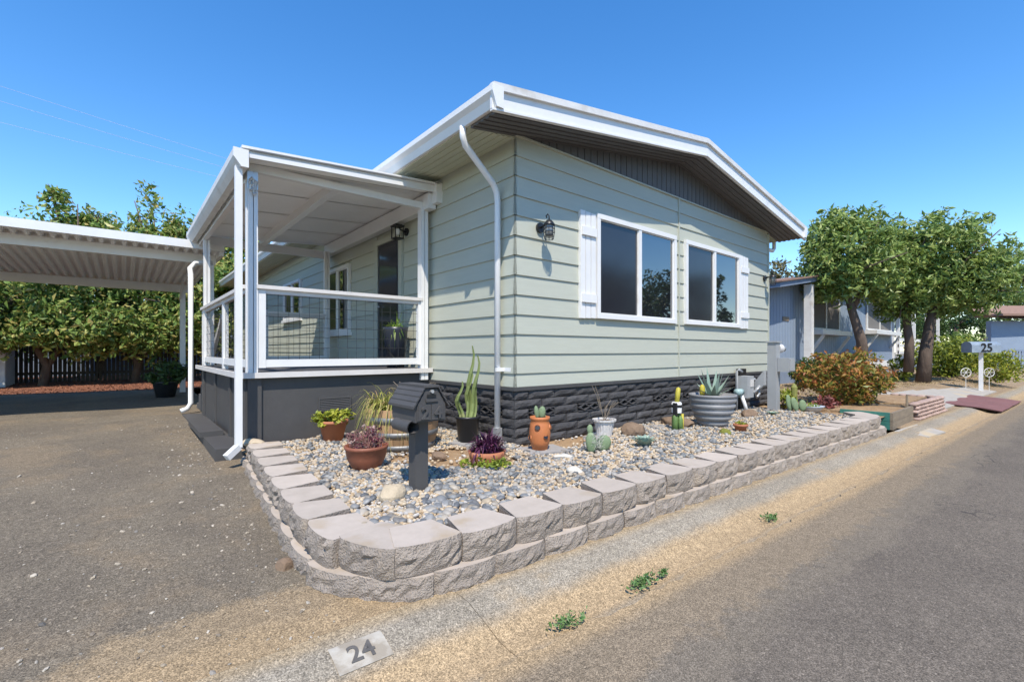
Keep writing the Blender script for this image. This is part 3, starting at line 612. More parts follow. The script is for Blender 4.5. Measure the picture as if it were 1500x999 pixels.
# wall lamps
def lantern(loc, face, label, cage=True):
    x, y, z = loc; r = empty('wall_lantern', loc, label, 'wall lamp'); d = Vector(face); 
    c = Vector(loc)+d*.15
    mb = MB(); mb.tube([Vector(loc), Vector(loc)+d*.025], .055, 16); mb.build('back_plate', M_black, r, False)
    mb = MB(); mb.tube([Vector(loc)+d*.02, Vector(loc)+d*.07+Vector((0,0,.01)), c+Vector((0,0,.03))], .012, 8)
    if cage: mb.tube([c+Vector((0,0,.05))+Vector((.0,0,0)), c+Vector((0,0,.10)), c-d*.02+Vector((0,0,.125)), c-d*.045+Vector((0,0,.11)), c-d*.035+Vector((0,0,.085))], .007, 6)
    mb.build('arm', M_black, r, True)
    if cage:
        mb = MB(); mb.lathe([(.0,.06),(.025,.055),(.045,.035),(.062,.01),(.062,0)], 16, c); mb.build('cap', M_black, r, True)
        MB().lathe([(.040,0),(.043,-.06),(.038,-.12),(.0,-.125)], 14, c).build('glass', M_lglass, r, True)
        mb = MB()
        for k in range(8): t = k*math.pi/4; q = Vector((math.cos(t), math.sin(t), 0)); mb.tube([c+q*.058, c+q*.06+Vector((0,0,-.07)), c+q*.046+Vector((0,0,-.15))], .004, 5)
        for rr, zz in ((.059,-.035),(.060,-.075),(.054,-.115),(.046,-.15)): mb.tube([c+Vector((rr*math.cos(t), rr*math.sin(t), zz)) for t in lin(0, 2*math.pi, 15)], .004, 5)
        mb.build('cage', M_black, r)
    else:
        mb = MB(); mb.box(c.x-.075,c.x+.075,c.y-.075,c.y+.075,c.z+.05,c.z+.065); mb.box(c.x-.05,c.x+.05,c.y-.05,c.y+.05,c.z+.065,c.z+.085); mb.build('cap', M_black, r)
        mb = MB()
        for sx in (-1,1):
            for sy in (-1,1): mb.box(c.x+sx*.06-.006,c.x+sx*.06+.006,c.y+sy*.06-.006,c.y+sy*.06+.006,c.z-.11,c.z+.05)
        mb.box(c.x-.066,c.x+.066,c.y-.066,c.y+.066,c.z-.122,c.z-.11); mb.build('frame', M_black, r)
        MB().lathe([(.0,.03),(.02,.03),(.036,-.01),(.030,-.06),(.0,-.075)], 12, c).build('bulb', M_bulb, r, True)
    return r
lantern((.335,-.021,2.63), (0,-1,0), 'black caged lantern on the sage wall beside the white shutter left of the windows')
lantern((6.2,-.021,2.66), (0,-1,0), 'black caged lantern at the far end of the sage wall next to the blue house')
lantern((-.021,2.40,3.0), (-1,0,0), 'black box lantern with white bulb beside the dark porch door', False)
# ---------------------------------------------------------------- porch
DX, DY0, DY1, DZ = -2.2, 1.74, 5.3, 1.05
porch = empty('porch', (-1.1, 3.5, .2), 'covered porch with white posts and rails on a charcoal deck', 'porch')
mb = MB()
nb_ = 15
for k in range(nb_):
    y0 = DY0-.05+(DY1-DY0+.05)*k/nb_; y1 = DY0-.05+(DY1-DY0+.05)*(k+1)/nb_-.008
    MB().box(DX-.06, -.03, y0, y1, DZ-.03, DZ).build('deck_board', M_deck, porch)
MB().box(DX-.075, -.02, DY0-.075, DY0-.05, DZ-.055, DZ+.004).build('deck_edge', M_rail, porch)
MB().box(DX-.085, DX-.06, DY0-.05, DY1, DZ-.055, DZ+.004).build('deck_edge', M_rail, porch)
MB().box(DX+.0, -.0, DY0, DY0+.03, .12, DZ-.055).build('front_skirt', M_char, porch)
MB().box(DX-.0, DX+.03, DY0+.031, DY1, .1, DZ-.055).build('side_skirt', M_char, porch)
MB().box(-2.19, -2.06, DY0-.028, DY0-.002, .2, DZ-.056).build('corner_board', M_char, porch)
for y in (DY0-.0, 2.55, 3.7, 4.85): MB().box(DX-.024, DX-.002, y, y+.11, .12, DZ-.056).build('batten', M_char, porch)
MB().box(DX-.26, DX-.0, DY0+.1, DY1, .05, .27).build('plinth', M_char, porch)
MB().box(DX-.30, DX-.06, DY0+1.0, DY0+2.2, .27, .33).build('plinth_cap', M_char, porch)
v = MB().box(-1.475,-1.10,DY0-.018,DY0-.001,.585,.60).box(-1.475,-1.10,DY0-.018,DY0-.001,.725,.742).box(-1.475,-1.458,DY0-.018,DY0-.001,.6,.725).box(-1.117,-1.10,DY0-.018,DY0-.001,.6,.725).build('vent', M_char, porch)
mb = MB()
for k in range(6): mb.box(-1.457,-1.118,DY0-.014,DY0-.004,.605+k*.02,.615+k*.02)
mb.build('louvre', M_dsoff, v)
v = MB().box(DX-.016,DX-.001,DY0+.25,DY0+.55,.6,.76).build('vent', M_dsoff, porch)
# posts
def post(x, y, z0, z1, w=.075, n=2):
    mb = MB()
    for k in range(n): mb.box(x-w/2+k*(w/n)+(.004 if k else 0), x-w/2+(k+1)*(w/n)-(.004 if k == 0 and n > 1 else 0), y-w/2, y+w/2, z0, z1)
    return mb.build('post', M_white, porch)
ZB = 3.16
cp = post(-2.14, DY0+.0, DZ, ZB, .085); MB().box(-2.20,-2.10,DY0-.06,DY0-.043,2.96,3.14).build('bracket', M_alum, cp)
mb = MB()
for k in range(9): mb.tube([(-2.19+.08*random.random(),DY0-.065,2.90+.24*random.random()),(-2.18+.07*random.random(),DY0-.075,2.90+.24*random.random())], .014, 6)
mb.build('crumpled_foil', M_alum, cp)
MB().box(-2.20,-2.155,DY0-.005,DY0+.045,DZ,ZB).build('post', M_white, porch)
post(-.13, DY0, .9, ZB, .10); post(-.21, DY1, DZ, ZB, .09); post(-2.16, DY1-.25, DZ, ZB, .085); post(-1.27, DY1, DZ, 2.0, .09, 1)
# rails with wire panels
def rail(p, q, name='railing'):
    p = Vector(p); q = Vector(q); r = MB(); d = (q-p).normalized()
    top = MB().bar(p+Vector((0,0,1.955)), q+Vector((0,0,1.955)), .115, .04).bar(p+Vector((0,0,1.912)), q+Vector((0,0,1.912)), .05, .045).build('top_rail', M_rail, porch)
    MB().bar(p+Vector((0,0,1.147)), q+Vector((0,0,1.147)), .05, .08).build('bottom_rail', M_white, porch)
    L_ = (q-p).length; mb = MB(); n = int(L_/.105)
    for k in range(1, n): a = p+d*(L_*k/n); mb.tube([a+Vector((0,0,1.18)), a+Vector((0,0,1.90))], .0024, 4, False)
    for z in lin(1.20, 1.88, 7): mb.tube([p+Vector((0,0,z)), q+Vector((0,0,z))], .0024, 4, False)
    mb.build('wire_panel', M_wire, porch)
rail((-2.11,DY0-.0,0), (-.16,DY0-.0,0)); rail((-2.17,DY0+.05,0), (-2.17,DY1-.05,0)); rail((-1.25,DY1,0), (-.23,DY1,0))
MB().box(-2.095,-2.02,DY0-.03,DY0+.03,1.10,1.92).build('rail_post', M_white, porch); MB().box(-.215,-.16,DY0-.03,DY0+.03,1.10,1.92).build('rail_post', M_white, porch)
for y in (3.2, DY1-.12): MB().box(-2.20,-2.14,y,y+.085,DZ,1.93).build('rail_post', M_white, porch)
# roof
pr = MB().prism([(-2.27,3.235),(-.05,3.385),(-.05,3.425),(-2.27,3.275)], 'y', 1.50, 5.7).build('roof', M_owhite, porch)
mb = MB(); n = 34
for k in range(n):
    y0 = 1.56+(5.66-1.56)*k/n; dz = 0 if k % 8 else .006
    mb.add([(-2.2,y0,3.215+dz),(-.06,y0,3.355+dz),(-.06,y0+.1195,3.355+dz),(-2.2,y0+.1195,3.215+dz)], [(0,1,2,3)])
mb.build('ceiling_panels', pmat('ceiling_white', (.88,.87,.85), (.85,.84,.82), 3, .5, coord='World'), pr)
MB().prism([(-2.29,3.30),(-.05,3.44),(-.05,3.425),(-2.29,3.275)], 'y', 1.44, 1.56).build('drip_edge', M_white, pr)
MB().prism([(-2.26,3.275),(-.05,3.42),(-.05,3.33),(-2.26,3.20)], 'y', 1.49, 1.515).build('front_fascia', M_wmetal, pr)
MB().prism([(-2.22,3.245),(-.5,3.345),(-.5,3.30),(-2.22,3.20)], 'y', 1.462, 1.49).build('fascia_band', M_white, pr)
fb = MB().box(-2.2, -.06, DY0-.035, DY0+.035, ZB-.005, ZB+.075).build('front_beam', M_white, porch)
MB().box(-1.30,-1.21,DY0+.05,5.6,3.17,3.28).build('ceiling_beam', M_wmetal, porch)
MB().box(-.15,-.04,1.56,5.62,3.13,3.33).build('ledger', M_wmetal, porch)
MB().box(-2.2,-.06,5.56,5.63,3.08,3.22).build('back_beam', M_wmetal, porch)
mb = MB().box(-2.21,-2.15,DY0+.04,5.6,3.04,3.075).box(-2.21,-2.15,DY0+.04,5.6,3.17,3.22)
for k in range(9): y = DY0+.1+k*.45; mb.box(-2.21,-2.15,y,y+.09,3.075,3.17)
mb.build('open_side_beam', M_wmetal, porch)
g = [(-2.235,3.24),(-2.235,3.09),(-2.305,3.085),(-2.345,3.14),(-2.365,3.18),(-2.365,3.25),(-2.345,3.25),(-2.345,3.19),(-2.325,3.15),(-2.295,3.105),(-2.25,3.107),(-2.25,3.24)]
MB().prism(g, 'y', 1.44, 5.75).build('gutter', M_owhite, porch)
MB().prism([(-2.235,3.25),(-2.235,3.08),(-2.30,3.08),(-2.368,3.17),(-2.368,3.255)], 'y', 1.41, 1.439).build('gutter_end_cap', M_white, porch)
MB().box(-.10,-.0,1.44,1.56,3.19,3.445).build('end_plate', M_wmetal, porch)
mb = MB(); spout(mb, [(-2.31,1.50,3.10),(-2.31,1.50,.33)], .062, .058); mb.bar((-2.31,1.50,.335),(-2.42,1.45,.25),.06,.06); mb.build('downspout', M_white, porch)
mb = MB(); rtube(mb, [(-2.0,5.75,2.80),(-2.25,5.72,2.76),(-2.32,5.7,2.66),(-2.32,5.6,2.55),(-2.32,5.55,.42),(-2.37,5.54,.33),(-2.46,5.52,.30)], .04); mb.build('downspout', M_white, porch, True)
# stair handrail behind
mb = MB(); mb.bar((-1.9,5.35,1.85),(-1.9,6.6,1.15),.05,.09); mb.box(-1.94,-1.86,6.55,6.63,.25,1.2); mb.build('stair_rail', M_rail, porch)
for k in range(4): MB().box(-2.15,-1.3,5.32+k*.28,5.6+k*.28,.25,.88-k*.18).build('step', M_deck, porch)
# pots on the deck
def spider(name, loc, label):
    r = empty(name, loc, label, 'potted plant'); x, y, z = loc
    MB().lathe([(.0,.0),(.12,.0),(.17,.52),(.175,.56),(.155,.56),(.15,.50),(.0,.50)], 20, loc).build('pot', pmat('navy_glaze', (.03,.035,.05), None, 5, .35), r, True)
    mb = MB()
    for k in range(110): blade(mb, (x+random.uniform(-.05,.05), y+random.uniform(-.05,.05), z+.50), random.uniform(0,6.28), random.uniform(.22,.40), .016, random.uniform(.6,1.3), random.uniform(.4,1.5))
    mb.build('foliage', M_spider, r); return r
spider('spider_plant', (-.25, 2.3, DZ), 'bright green spider plant in a tall dark pot beside the porch door')
# small wire sculpture by the railing
ws = MB()
for k in range(7): ws.tube([(-.42+.10*math.cos(t)*(.4+.1*k), 2.0+.02*k, DZ+.02+.30*abs(math.sin(t/2))*(.5+.08*k)) for t in lin(0, 6.28, 14)], .004, 4, False)
tag(ws.build('wire_basket', M_wire), 'small dark wire basket on the deck behind the porch railing', 'basket')

# ---------------------------------------------------------------- carport
cpt = empty('carport', (-4.5, 8, .25), 'white metal carport with a corrugated roof over the driveway', 'carport')
CY0, CY1, CXR, CXL = 5.65, 11.0, -1.86, -8.2
def zr(x): return 3.06
mb = MB(); n = 46; prof = []
for k in range(n+1):
    x = CXL+(CXR-CXL)*k/n; prof += [(x-.05, 3.00), (x-.025, 3.055), (x+.025, 3.055), (x+.05, 3.00)]
vs = [(x, CY0, z) for x, z in prof]+[(x, CY1, z-.10) for x, z in prof]; m_ = len(prof)
mb.add(vs, [(i, i+1, i+1+m_, i+m_) for i in range(m_-1)]); mb.build('roof_sheet', pmat('carport_white', (.88,.88,.88), (.82,.82,.82), 3, .5, coord='World'), cpt)
MB().box(CXL-.1, CXR+.02, CY0-.06, CY0-.0, 2.99, 3.12).build('fascia', M_white, cpt)
MB().box(CXL-.1, CXR-.04, CY0+.45, CY0+.53, 2.83, 2.99).build('front_beam', M_wmetal, cpt)
MB().box(CXL-.1, CXR-.06, 10.25, 10.33, 2.72, 2.90).build('back_beam', M_wmetal, cpt)
MB().box(CXR-.04, CXR+.02, CY0, CY1, 2.92, 3.07).build('side_fascia', M_wmetal, cpt)
for x in (-2.05, -7.9):
    MB().box(x-.055, x+.055, 10.24, 10.34, .2, 2.72).build('post', M_wmetal, cpt)
MB().box(-7.95, -7.84, 6.1, 6.2, .2, 2.83).build('post', M_wmetal, cpt); MB().bar((-2.1,10.29,2.55),(-2.1,9.6,2.9),.04,.05).build('brace', M_wmetal, cpt)
MB().bar((-1.95, 6.14, 2.9), (-1.95, 6.14, .25), .05, .05).build('post', M_wmetal, cpt)
# pot by the carport post
def bushy(name, loc, rad, n, size, mat, label, cat='shrub', pot=None, up=.5, clumps=40, cr=.12, group=None, stems=True):
    r = empty(name, loc, label, cat, group); x, y, z = loc
    P, o_ = crown_pts((x, y, z+rad[2]*.95), rad, clumps, max(1, n//clumps), cr, .3); P = P[P[:,2] > z+.01]; V, F = leaves(P, size, .5, up); addobj('foliage', npmesh('foliage', V, F, mat), r)
    if stems:
        mb = MB()
        for k in range(9): t = random.uniform(0, 6.28); mb.tube([(x+.05*math.cos(t), y+.05*math.sin(t), z-.02), (x+rad[0]*.6*math.cos(t), y+rad[1]*.6*math.sin(t), z+rad[2]*1.1)], [.014,.005], 5)
        mb.build('stems', M_bark, r)
    return r
r = bushy('fern_pot', (-2.45,9.2,.55), (.42,.42,.26), 700, .10, M_leafD, 'bushy plant in a dark pot beside the carport post', 'potted plant')
MB().lathe([(.0,-.31),(.17,-.31),(.24,.02),(.26,.05),(.22,.05),(.0,.0)], 16, (-2.45,9.2,.55)).build('pot', M_blackpl, r, True)
# ---------------------------------------------------------------- back of the driveway: shed, fence, mulch chips, trees
sh = empty('storage_shed', (-6.3,16.2,.25), 'pale grey metal storage shed at the edge of the mulch', 'shed')
MB().box(-7.6,-5.75,15.6,17.2,.2,2.35).build('wall', M_shed, sh)
for k in range(9): MB().box(-7.6+k*.2,-7.585+k*.2,15.588,15.6,.2,2.35).build('rib', M_shed, sh)
for k in range(8): MB().box(-5.75,-5.738,15.65+k*.2,15.67+k*.2,.2,2.35).build('rib', M_shed, sh)
MB().prism([(-7.75,2.35),(-5.6,2.35),(-5.6,2.42),(-6.7,2.6),(-7.75,2.42)], 'y', 15.45, 17.3).build('roof', M_wmetal, sh)
fn = empty('picket_fence', (-4,17.6,.25), 'dark slatted fence behind the fruit trees at the back of the driveway', 'fence')
mb = MB(); x = -14
while x < 1.5: mb.box(x, x+.09, 17.60, 17.625, .25, 1.75+.03*math.sin(x*3)); x += .112
o = mb.build('pickets', M_fence, fn); o['kind'] = 'stuff'
for z in (.5, 1.55): MB().box(-14, 1.5, 17.625, 17.67, z, z+.09).build('rail', M_fence, fn)
for x in lin(-13.8, 1.3, 8): MB().box(x, x+.09, 17.67, 17.76, .2, 1.8).build('post', M_fence, fn)
# pale neighbour buildings seen through the slats
bld = MB().box(-12,6,22,27,.0,2.3).build('far_shed', M_blued); tag(bld, 'long pale building glimpsed through the slats of the back fence', 'building')
P = []
while len(P) < 5000: P.append((random.uniform(-9,-.5), random.uniform(11.95,17.4), .262))
P = np.array(P); V, F = leaves(P, .05, .4, 1.2); tag(addobj('bark_chips', npmesh('bark_chips', V, F, M_mulchp), tag(empty('mulch_bed', (-4,14,.25)), kind='structure')), kind='stuff')
def limb_tree(name, label, base, trunk, crowns, nleaf, size, mat, group=None, cr=.4, per=55, flat=1, aspect=.5, lo=.35, up=.5, trunks=None, bark=None):
    """crowns: list of (centre, radii, share)"""
    r = empty(name, base, label, 'tree', group)
    mb = MB()
    for pts, r0, r1 in trunk: mb.tube(pts, [r0+(r1-r0)*i/(len(pts)-1) for i in range(len(pts))], 10)
    mb.build('trunk', bark or M_bark, r, True)
    tip = Vector(trunk[0][0][-1]); Vs = []; Fs = []; k = 0; lb = MB()
    for c, rad, share in crowns:
        ncl = max(6, int(nleaf*share/per)); P, out = crown_pts(c, rad, ncl, per, cr, lo, flat); V, F = leaves(P, size, aspect, up, out*.5); Vs.append(V); Fs.append(F+k); k += len(V)
        tp = min((Vector(t[0][-1]) for t in trunk), key=lambda q: (q-Vector(c)).length)
        for j in range(7):
            q = Vector(c)+Vector((random.gauss(0,.5)*rad[0], random.gauss(0,.5)*rad[1], random.gauss(.1,.4)*rad[2])); m = tp.lerp(q, .5)+Vector((0,0,.12)); lb.tube([tp, m, q], [.06,.035,.012], 6)
    lb.build('limbs', bark or M_bark, r, True)
    addobj('crown', npmesh('crown', np.concatenate(Vs), np.concatenate(Fs), mat), r); return r
G = 'fruit trees in front of the back fence'
def fruit(xc, y, label, tall=0, z=.25, w=2.0, h=1.0):
    tr = [([(xc, y, z-.1), (xc+.1, y, z+.6), (xc-.25, y-.1, z+1.5), (xc-.4, y-.1, z+2.6)], .13, .06), ([(xc+.08, y, z+.5), (xc+.5, y+.1, z+1.4), (xc+.8, y, z+2.7)], .08, .045)]
    cs = [((xc, y, z+3.1*h), (w, 1.4, 1.75*h), .42), ((xc-.6*w, y-.6, z+1.75*h), (w*.65, 1.1, .95), .18), ((xc+.35*w, y-.6, z+1.7*h), (w*.7, 1.0, .85), .2), ((xc+.5*w, y+.2, z+4.0*h), (w*.6, .9, 1.2*h), .2)]
    for dx, zz, rz in ((.3, 5.6, .95), (1.1, 5.2, .7), (-.8, 5.0, .55), (1.7, 4.9, .6), (-1.6, 4.7, .5))[:5 if tall else 2]: cs.append(((xc+dx, y, z+zz*h-(0 if tall else .5)), (.30, .28, rz), .03))
    return limb_tree('fruit_tree', label, (xc, y, z), tr, cs, 17000, .15, M_leafL, G, .38, 50)
fruit(-5.0, 15.6, 'leafy fruit tree leaning over the mulch beside the grey shed', 0, w=2.1)
fruit(-2.9, 16.0, 'leafy fruit tree with tall shoots rising above the carport roof', 1, w=1.9)
fruit(-.9, 16.2, 'leafy fruit tree behind the carport post and porch', 1, w=1.7)
fruit(-7.6, 16.6, 'leafy fruit tree standing behind the grey shed', 0, w=1.8)
fruit(-3.9, 19.5, 'leafy tree growing on the far side of the slatted fence', 1, w=2.6)
# power lines
for (v0, v1, lab) in ((122, 226, 'highest of the three thin power lines crossing the sky over the carport'), (144, 240, 'middle of the three thin power lines crossing the sky over the carport'), (175, 256, 'lowest of the three thin power lines crossing the sky over the carport')):
    a = ond(-330, v0-(v1-v0)*1.0, 33); b = ond(330, v1, 40); e = b+(b-a)*1.2
    MB_ = MB(); pts = [a.lerp(e, t)+Vector((0,0,-1.2*(1-(2*t-1)**2)*.3)) for t in lin(0, 1, 17)]; MB_.tube(pts, .011, 5); tag(MB_.build('power_line', pmat('cable', (.45,.47,.5), None, 4, .5)), lab, 'power line', 'power lines over the carport')
# ---------------------------------------------------------------- things in the pebble bed
ZG = .285
def pot_prof(r0, r1, h, lip=.02, t=.02): return [(0,0),(r0,0),(r0+(r1-r0)*.9,h-lip*1.6),(r1+.012,h-lip*1.5),(r1+.012,h),(r1-t,h),(r1-t-.005,h-.04),(0,h-.04)]
def pot_thing(name, loc, prof, mat, label, cat='potted plant', n=28, flute=0):
    r = empty(name, loc, label, cat); MB().lathe(prof, n, loc, flute).build('pot', mat, r, flute == 0)
    rr = max(p[0] for p in prof)*.86; MB().disc((loc[0], loc[1], loc[2]+prof[-1][1]+.004), prof[-2][0]*.985, 20).build('soil', M_soil, r); return r
def foliage(parent, c, rad, n, size, mat, aspect=.5, up=.5, cr=.05, clumps=30, lo=.3, zmin=None):
    P, o_ = crown_pts(c, rad, clumps, max(1, n//clumps), cr, lo)
    if zmin is not None: P = P[P[:,2] > zmin]
    V, F = leaves(P, size, aspect, up); return addobj('foliage', npmesh('foliage', V, F, mat), parent)
def slab_thing(loc, sx, sy, h, label, rz=0):
    mb = MB().box(-sx/2, sx/2, -sy/2, sy/2, 0, h); o = addobj('paver', mb.mesh('paver', M_paver), None, loc, (0,0,rz)); return tag(o, label, 'paver')
# house-shaped mailbox
mx, my = -1.575, -.80; YF = my-.17; YB = my+.17
mbx = empty('mailbox', (mx, my, .27), 'charcoal house-shaped mailbox numbered 24 on a square post', 'mailbox')
MB().box(mx-.05, mx+.05, my-.05, my+.05, .22, .80).build('post', M_char, mbx)
W2 = .118; zb, ze, zp = .80, .915, 1.035
hull = [(-W2,zb),(W2,zb),(W2,ze),(.052,zp-.012),(-.052,zp-.012),(-W2,ze)]
MB().prism([(mx+a, b) for a, b in hull], 'y', YF, YB).build('box_body', M_char, mbx)
rf = empty('roof', (mx, my, ze)); rf.parent = mbx; rf.location = Vector((mx,my,ze))-mbx.location
for sgn in (-1, 1):
    for k in range(4):
        a = (W2+.022)-(W2-.03)*k/4; b = a-(W2-.03)/4-.01; za_ = ze-.022+(zp-ze+.022)*k/4; zb_ = za_+(zp-ze+.022)/4+.006
        t = .012+.002*(3-k)
        MB().add([(mx+sgn*a,YF-.02,za_),(mx+sgn*b,YF-.02,zb_),(mx+sgn*b,YB+.02,zb_),(mx+sgn*a,YB+.02,za_),(mx+sgn*a,YF-.02,za_+t),(mx+sgn*b,YF-.02,zb_+t*.6),(mx+sgn*b,YB+.02,zb_+t*.6),(mx+sgn*a,YB+.02,za_+t)],[(0,1,2,3),(4,7,6,5),(0,4,5,1),(1,5,6,2),(2,6,7,3),(3,7,4,0)]).build('shingle_row', M_char, rf)
MB().box(mx-.058,mx+.058,YF-.021,YB+.021,zp-.004,zp+.012).build('ridge', M_char, rf)
dr = MB().prism([(mx+a*.9, zb+.01+(b-zb)*.9) for a, b in hull], 'y', YF-.008, YF-.001).build('door', M_char, mbx)
MB().box(mx-.045,mx+.045,YF-.020,YF-.009,zb+.135,zb+.155).build('pull', M_char, dr)
MB().tube([(mx+.0,YF-.008,zb+.205),(mx,YF-.03,zb+.205)], .012, 10).build('knob', M_alum, dr)
MB().prism([(mx-.035,zb+.17),(mx+.035,zb+.17),(mx+.03,zb+.185),(mx-.03,zb+.185)], 'y', YF-.02, YF-.009).build('hasp', M_black, dr)
for ch, dx in (('2',-.052),('4',.048)):
    MB().box(mx+dx-.046,mx+dx+.046,YF-.014,YF-.009,zb+.012,zb+.118).build('number_tile', M_char, dr)
    me = text_mesh(ch, .115, .009, M_char); o = addobj('numeral', me, dr, (mx+dx, YF-.018, zb+.022), (math.pi/2,0,0))
MB().tube([(mx-.115,YF+.03,.765),(mx-.115,YF+.27,.765)], .045, 18, False).tube([(mx-.115,YF+.03,.765),(mx-.115,YF+.27,.765)], .040, 18, False).build('paper_tube', M_char, mbx, True)
MB().add([(mx-.115+.041*math.cos(t), YF+.26, .765+.041*math.sin(t)) for t in lin(0,6.1,16)], [tuple(range(16))]).build('tube_back', M_black, mbx)
MB().box(mx-.13,mx-.04,my-.03,my+.03,.795,.81).build('tube_bracket', M_char, mbx)
# half barrel
bx_, by_ = -.93, .74
br = empty('half_barrel', (bx_, by_, ZG-.02), 'oak half-barrel planter with metal hoops and arching grass', 'planter')
ns = 22
for k in range(ns):
    t0 = 2*math.pi*k/ns+.006; t1 = 2*math.pi*(k+1)/ns-.006; vs = []
    for z, r_ in ((0,.325),(.14,.36),(.28,.376),(.43,.378)):
        for rr in (r_, r_-.028):
            for t in (t0, t1): vs.append((bx_+rr*math.cos(t), by_+rr*math.sin(t), ZG-.02+z))
    fs = []
    for i in range(3): b = 4*i; fs += [(b,b+1,b+5,b+4),(b+2,b+6,b+7,b+3),(b,b+4,b+6,b+2),(b+1,b+3,b+7,b+5)]
    fs += [(12,13,15,14)]; MB().add(vs, fs).build('stave', M_oak, br)
for z, r_, h in ((.03,.336,.05),(.16,.366,.05),(.30,.379,.06)): MB().lathe([(r_,z),(r_+.006,z),(r_+.010,z+h),(r_+.004,z+h)], 36, (bx_,by_,ZG-.02)).build('hoop', M_hoop, br, True)
MB().disc((bx_,by_,ZG+.36), .35, 24).build('soil', M_soil, br)
mb = MB()
for k in range(420):
    t = random.uniform(0,6.28); a_ = random.gauss(3.5, 1.3); blade(mb, (bx_-.12+.16*math.cos(t), by_+.0+.16*math.sin(t), ZG+.36), a_, random.uniform(.35,.62), .015, random.uniform(.8,1.3), random.uniform(.7,1.8), 7)
mb.build('arching_grass', M_grass, br)
foliage(br, (bx_+.17, by_-.05, ZG+.44), (.14,.14,.06), 240, .03, M_leafY, .5, .6, .04)
mb = MB()
for k in range(14): t = random.uniform(0,6.28); mb.tube([(bx_+.1,by_,ZG+.36),(bx_+.1+.12*math.cos(t),by_+.12*math.sin(t),ZG+.52+random.random()*.1),(bx_+.15+.25*math.cos(t),by_+.25*math.sin(t),ZG+.55+random.random()*.12)], .003, 4)
mb.build('dry_stems', M_wood, br)
# terracotta pots
r = pot_thing('terracotta_pot', (-1.42,1.40,ZG-.01), pot_prof(.095,.145,.25), M_terra, 'terracotta pot of yellow-green succulent against the dark deck skirting')
foliage(r, (-1.42,1.40,ZG+.26), (.19,.19,.085), 800, .042, M_leafY, .8, .9, .05, 34, .3)
r = pot_thing('bowl_pot', (-1.60,.06,ZG-.015), [(0,0),(.085,0),(.125,.04),(.158,.11),(.172,.185),(.180,.19),(.180,.215),(.160,.215),(.155,.17),(0,.17)], M_terra2, 'round brown terracotta bowl with a pinkish purple trailing plant')
mb = MB()
for k in range(80):
    t = random.uniform(0,6.28); q = random.uniform(0,.13); L_ = random.uniform(.07,.15); mb.tube([(-1.60+q*math.cos(t),.06+q*math.sin(t),ZG+.15),(-1.60+(q+.04)*math.cos(t),.06+(q+.04)*math.sin(t),ZG+.17+L_)], [.004,.002], 4)
mb.build('stems', pmat('pink_stem', (.30,.14,.12), None, 5, .6), r)
foliage(r, (-1.60,.06,ZG+.25), (.17,.17,.09), 1100, .028, M_leafK, .45, .4, .045, 40, .2, ZG+.17)
r = pot_thing('purple_plant_pot', (-.745,-.50,ZG-.02), [(0,0),(.12,0),(.155,.10),(.165,.15),(.15,.15),(.145,.12),(0,.12)], M_terra, 'dark purple trailing plant spilling from a terracotta pot below the downspout')
mb = MB()
for k in range(320): t = random.uniform(0,6.28); q = random.uniform(0,.11); blade(mb, (-.745+q*math.cos(t),-.50+q*math.sin(t),ZG+.11+.1*random.random()), t+random.gauss(0,.6), random.uniform(.09,.19), .024, random.uniform(.3,1.3), random.uniform(.3,1.2), 4)
mb.build('foliage', M_leafP, r)
foliage(r, (-.80,-.58,ZG+.06), (.22,.20,.06), 260, .035, M_jun, .8, .7, .05, 20, .5)
# black pot with a tall columnar cactus
slab_thing((-.30,.36,ZG-.03), .42, .30, .055, 'grey concrete paver under the black nursery pot', .2)
r = pot_thing('nursery_pot', (-.33,.40,ZG+.026), pot_prof(.105,.128,.27,.015,.008), M_blackpl, 'black nursery pot with a tall twisted green cactus against the house')
def ribbed(mb, pts, r0, n=8):
    mb.tube(pts, r0, n)
mb = MB()
for dx, dy, h, lean in ((0,0,.80,.12),(.045,.02,.55,-.03),(-.05,.03,.42,-.10),(.03,-.04,.70,.16)):
    b0 = Vector((-.33+dx,.40+dy,ZG+.25)); pts = [b0+Vector((lean*.4*math.sin(2.4*t)+.02*math.sin(9*t), .03*math.sin(5*t), h*t)) for t in lin(0,1,9)]
    n = 8; vs = []
    for i, p in enumerate(pts):
        rr = .030*(1-.75*(i/8)**3)
        for k in range(n): t = 2*math.pi*k/n+i*.15; q = rr*(1 if k % 2 else .45); vs.append(p+Vector((q*math.cos(t), q*math.sin(t), 0)))
    mb.add(vs, [(i*n+k, i*n+(k+1)%n, (i+1)*n+(k+1)%n, (i+1)*n+k) for i in range(8) for k in range(n)])
mb.build('cactus', pmat('tall_cactus', (.20,.24,.08), (.13,.17,.05), 6, .6, c3=(.38,.33,.16), s3=4, m3=.6), r)
# strawberry jar
slab_thing((.06,-.36,ZG-.035), .44, .34, .045, 'grey concrete paver under the orange strawberry jar', -.25)
jx, jy, jz = .03, -.35, ZG+.012
r = pot_thing('strawberry_jar', (jx,jy,jz), [(0,0),(.075,0),(.10,.08),(.108,.16),(.098,.26),(.088,.29),(.100,.30),(.100,.325),(.082,.325),(.08,.29),(0,.29)], M_orange, 'orange clay strawberry jar with planting holes and a small cactus')
for ang, z in ((-2.55,.225),(-1.75,.135),(-.9,.22),(-3.5,.12)):
    d = Vector((math.cos(ang), math.sin(ang), 0)); rr = .100 if z < .2 else .099; c = Vector((jx,jy,jz+z))+d*(rr-.012)
    mb = MB(); mb.tube([c, c+d*.024+Vector((0,0,.006))], [.032,.027], 14, False); h_ = mb.build('planting_lip', M_orange, r, True)
    MB().tube([c+d*.012, c+d*.020+Vector((0,0,.004))], [.026,.024], 14).build('hole', M_black, h_)
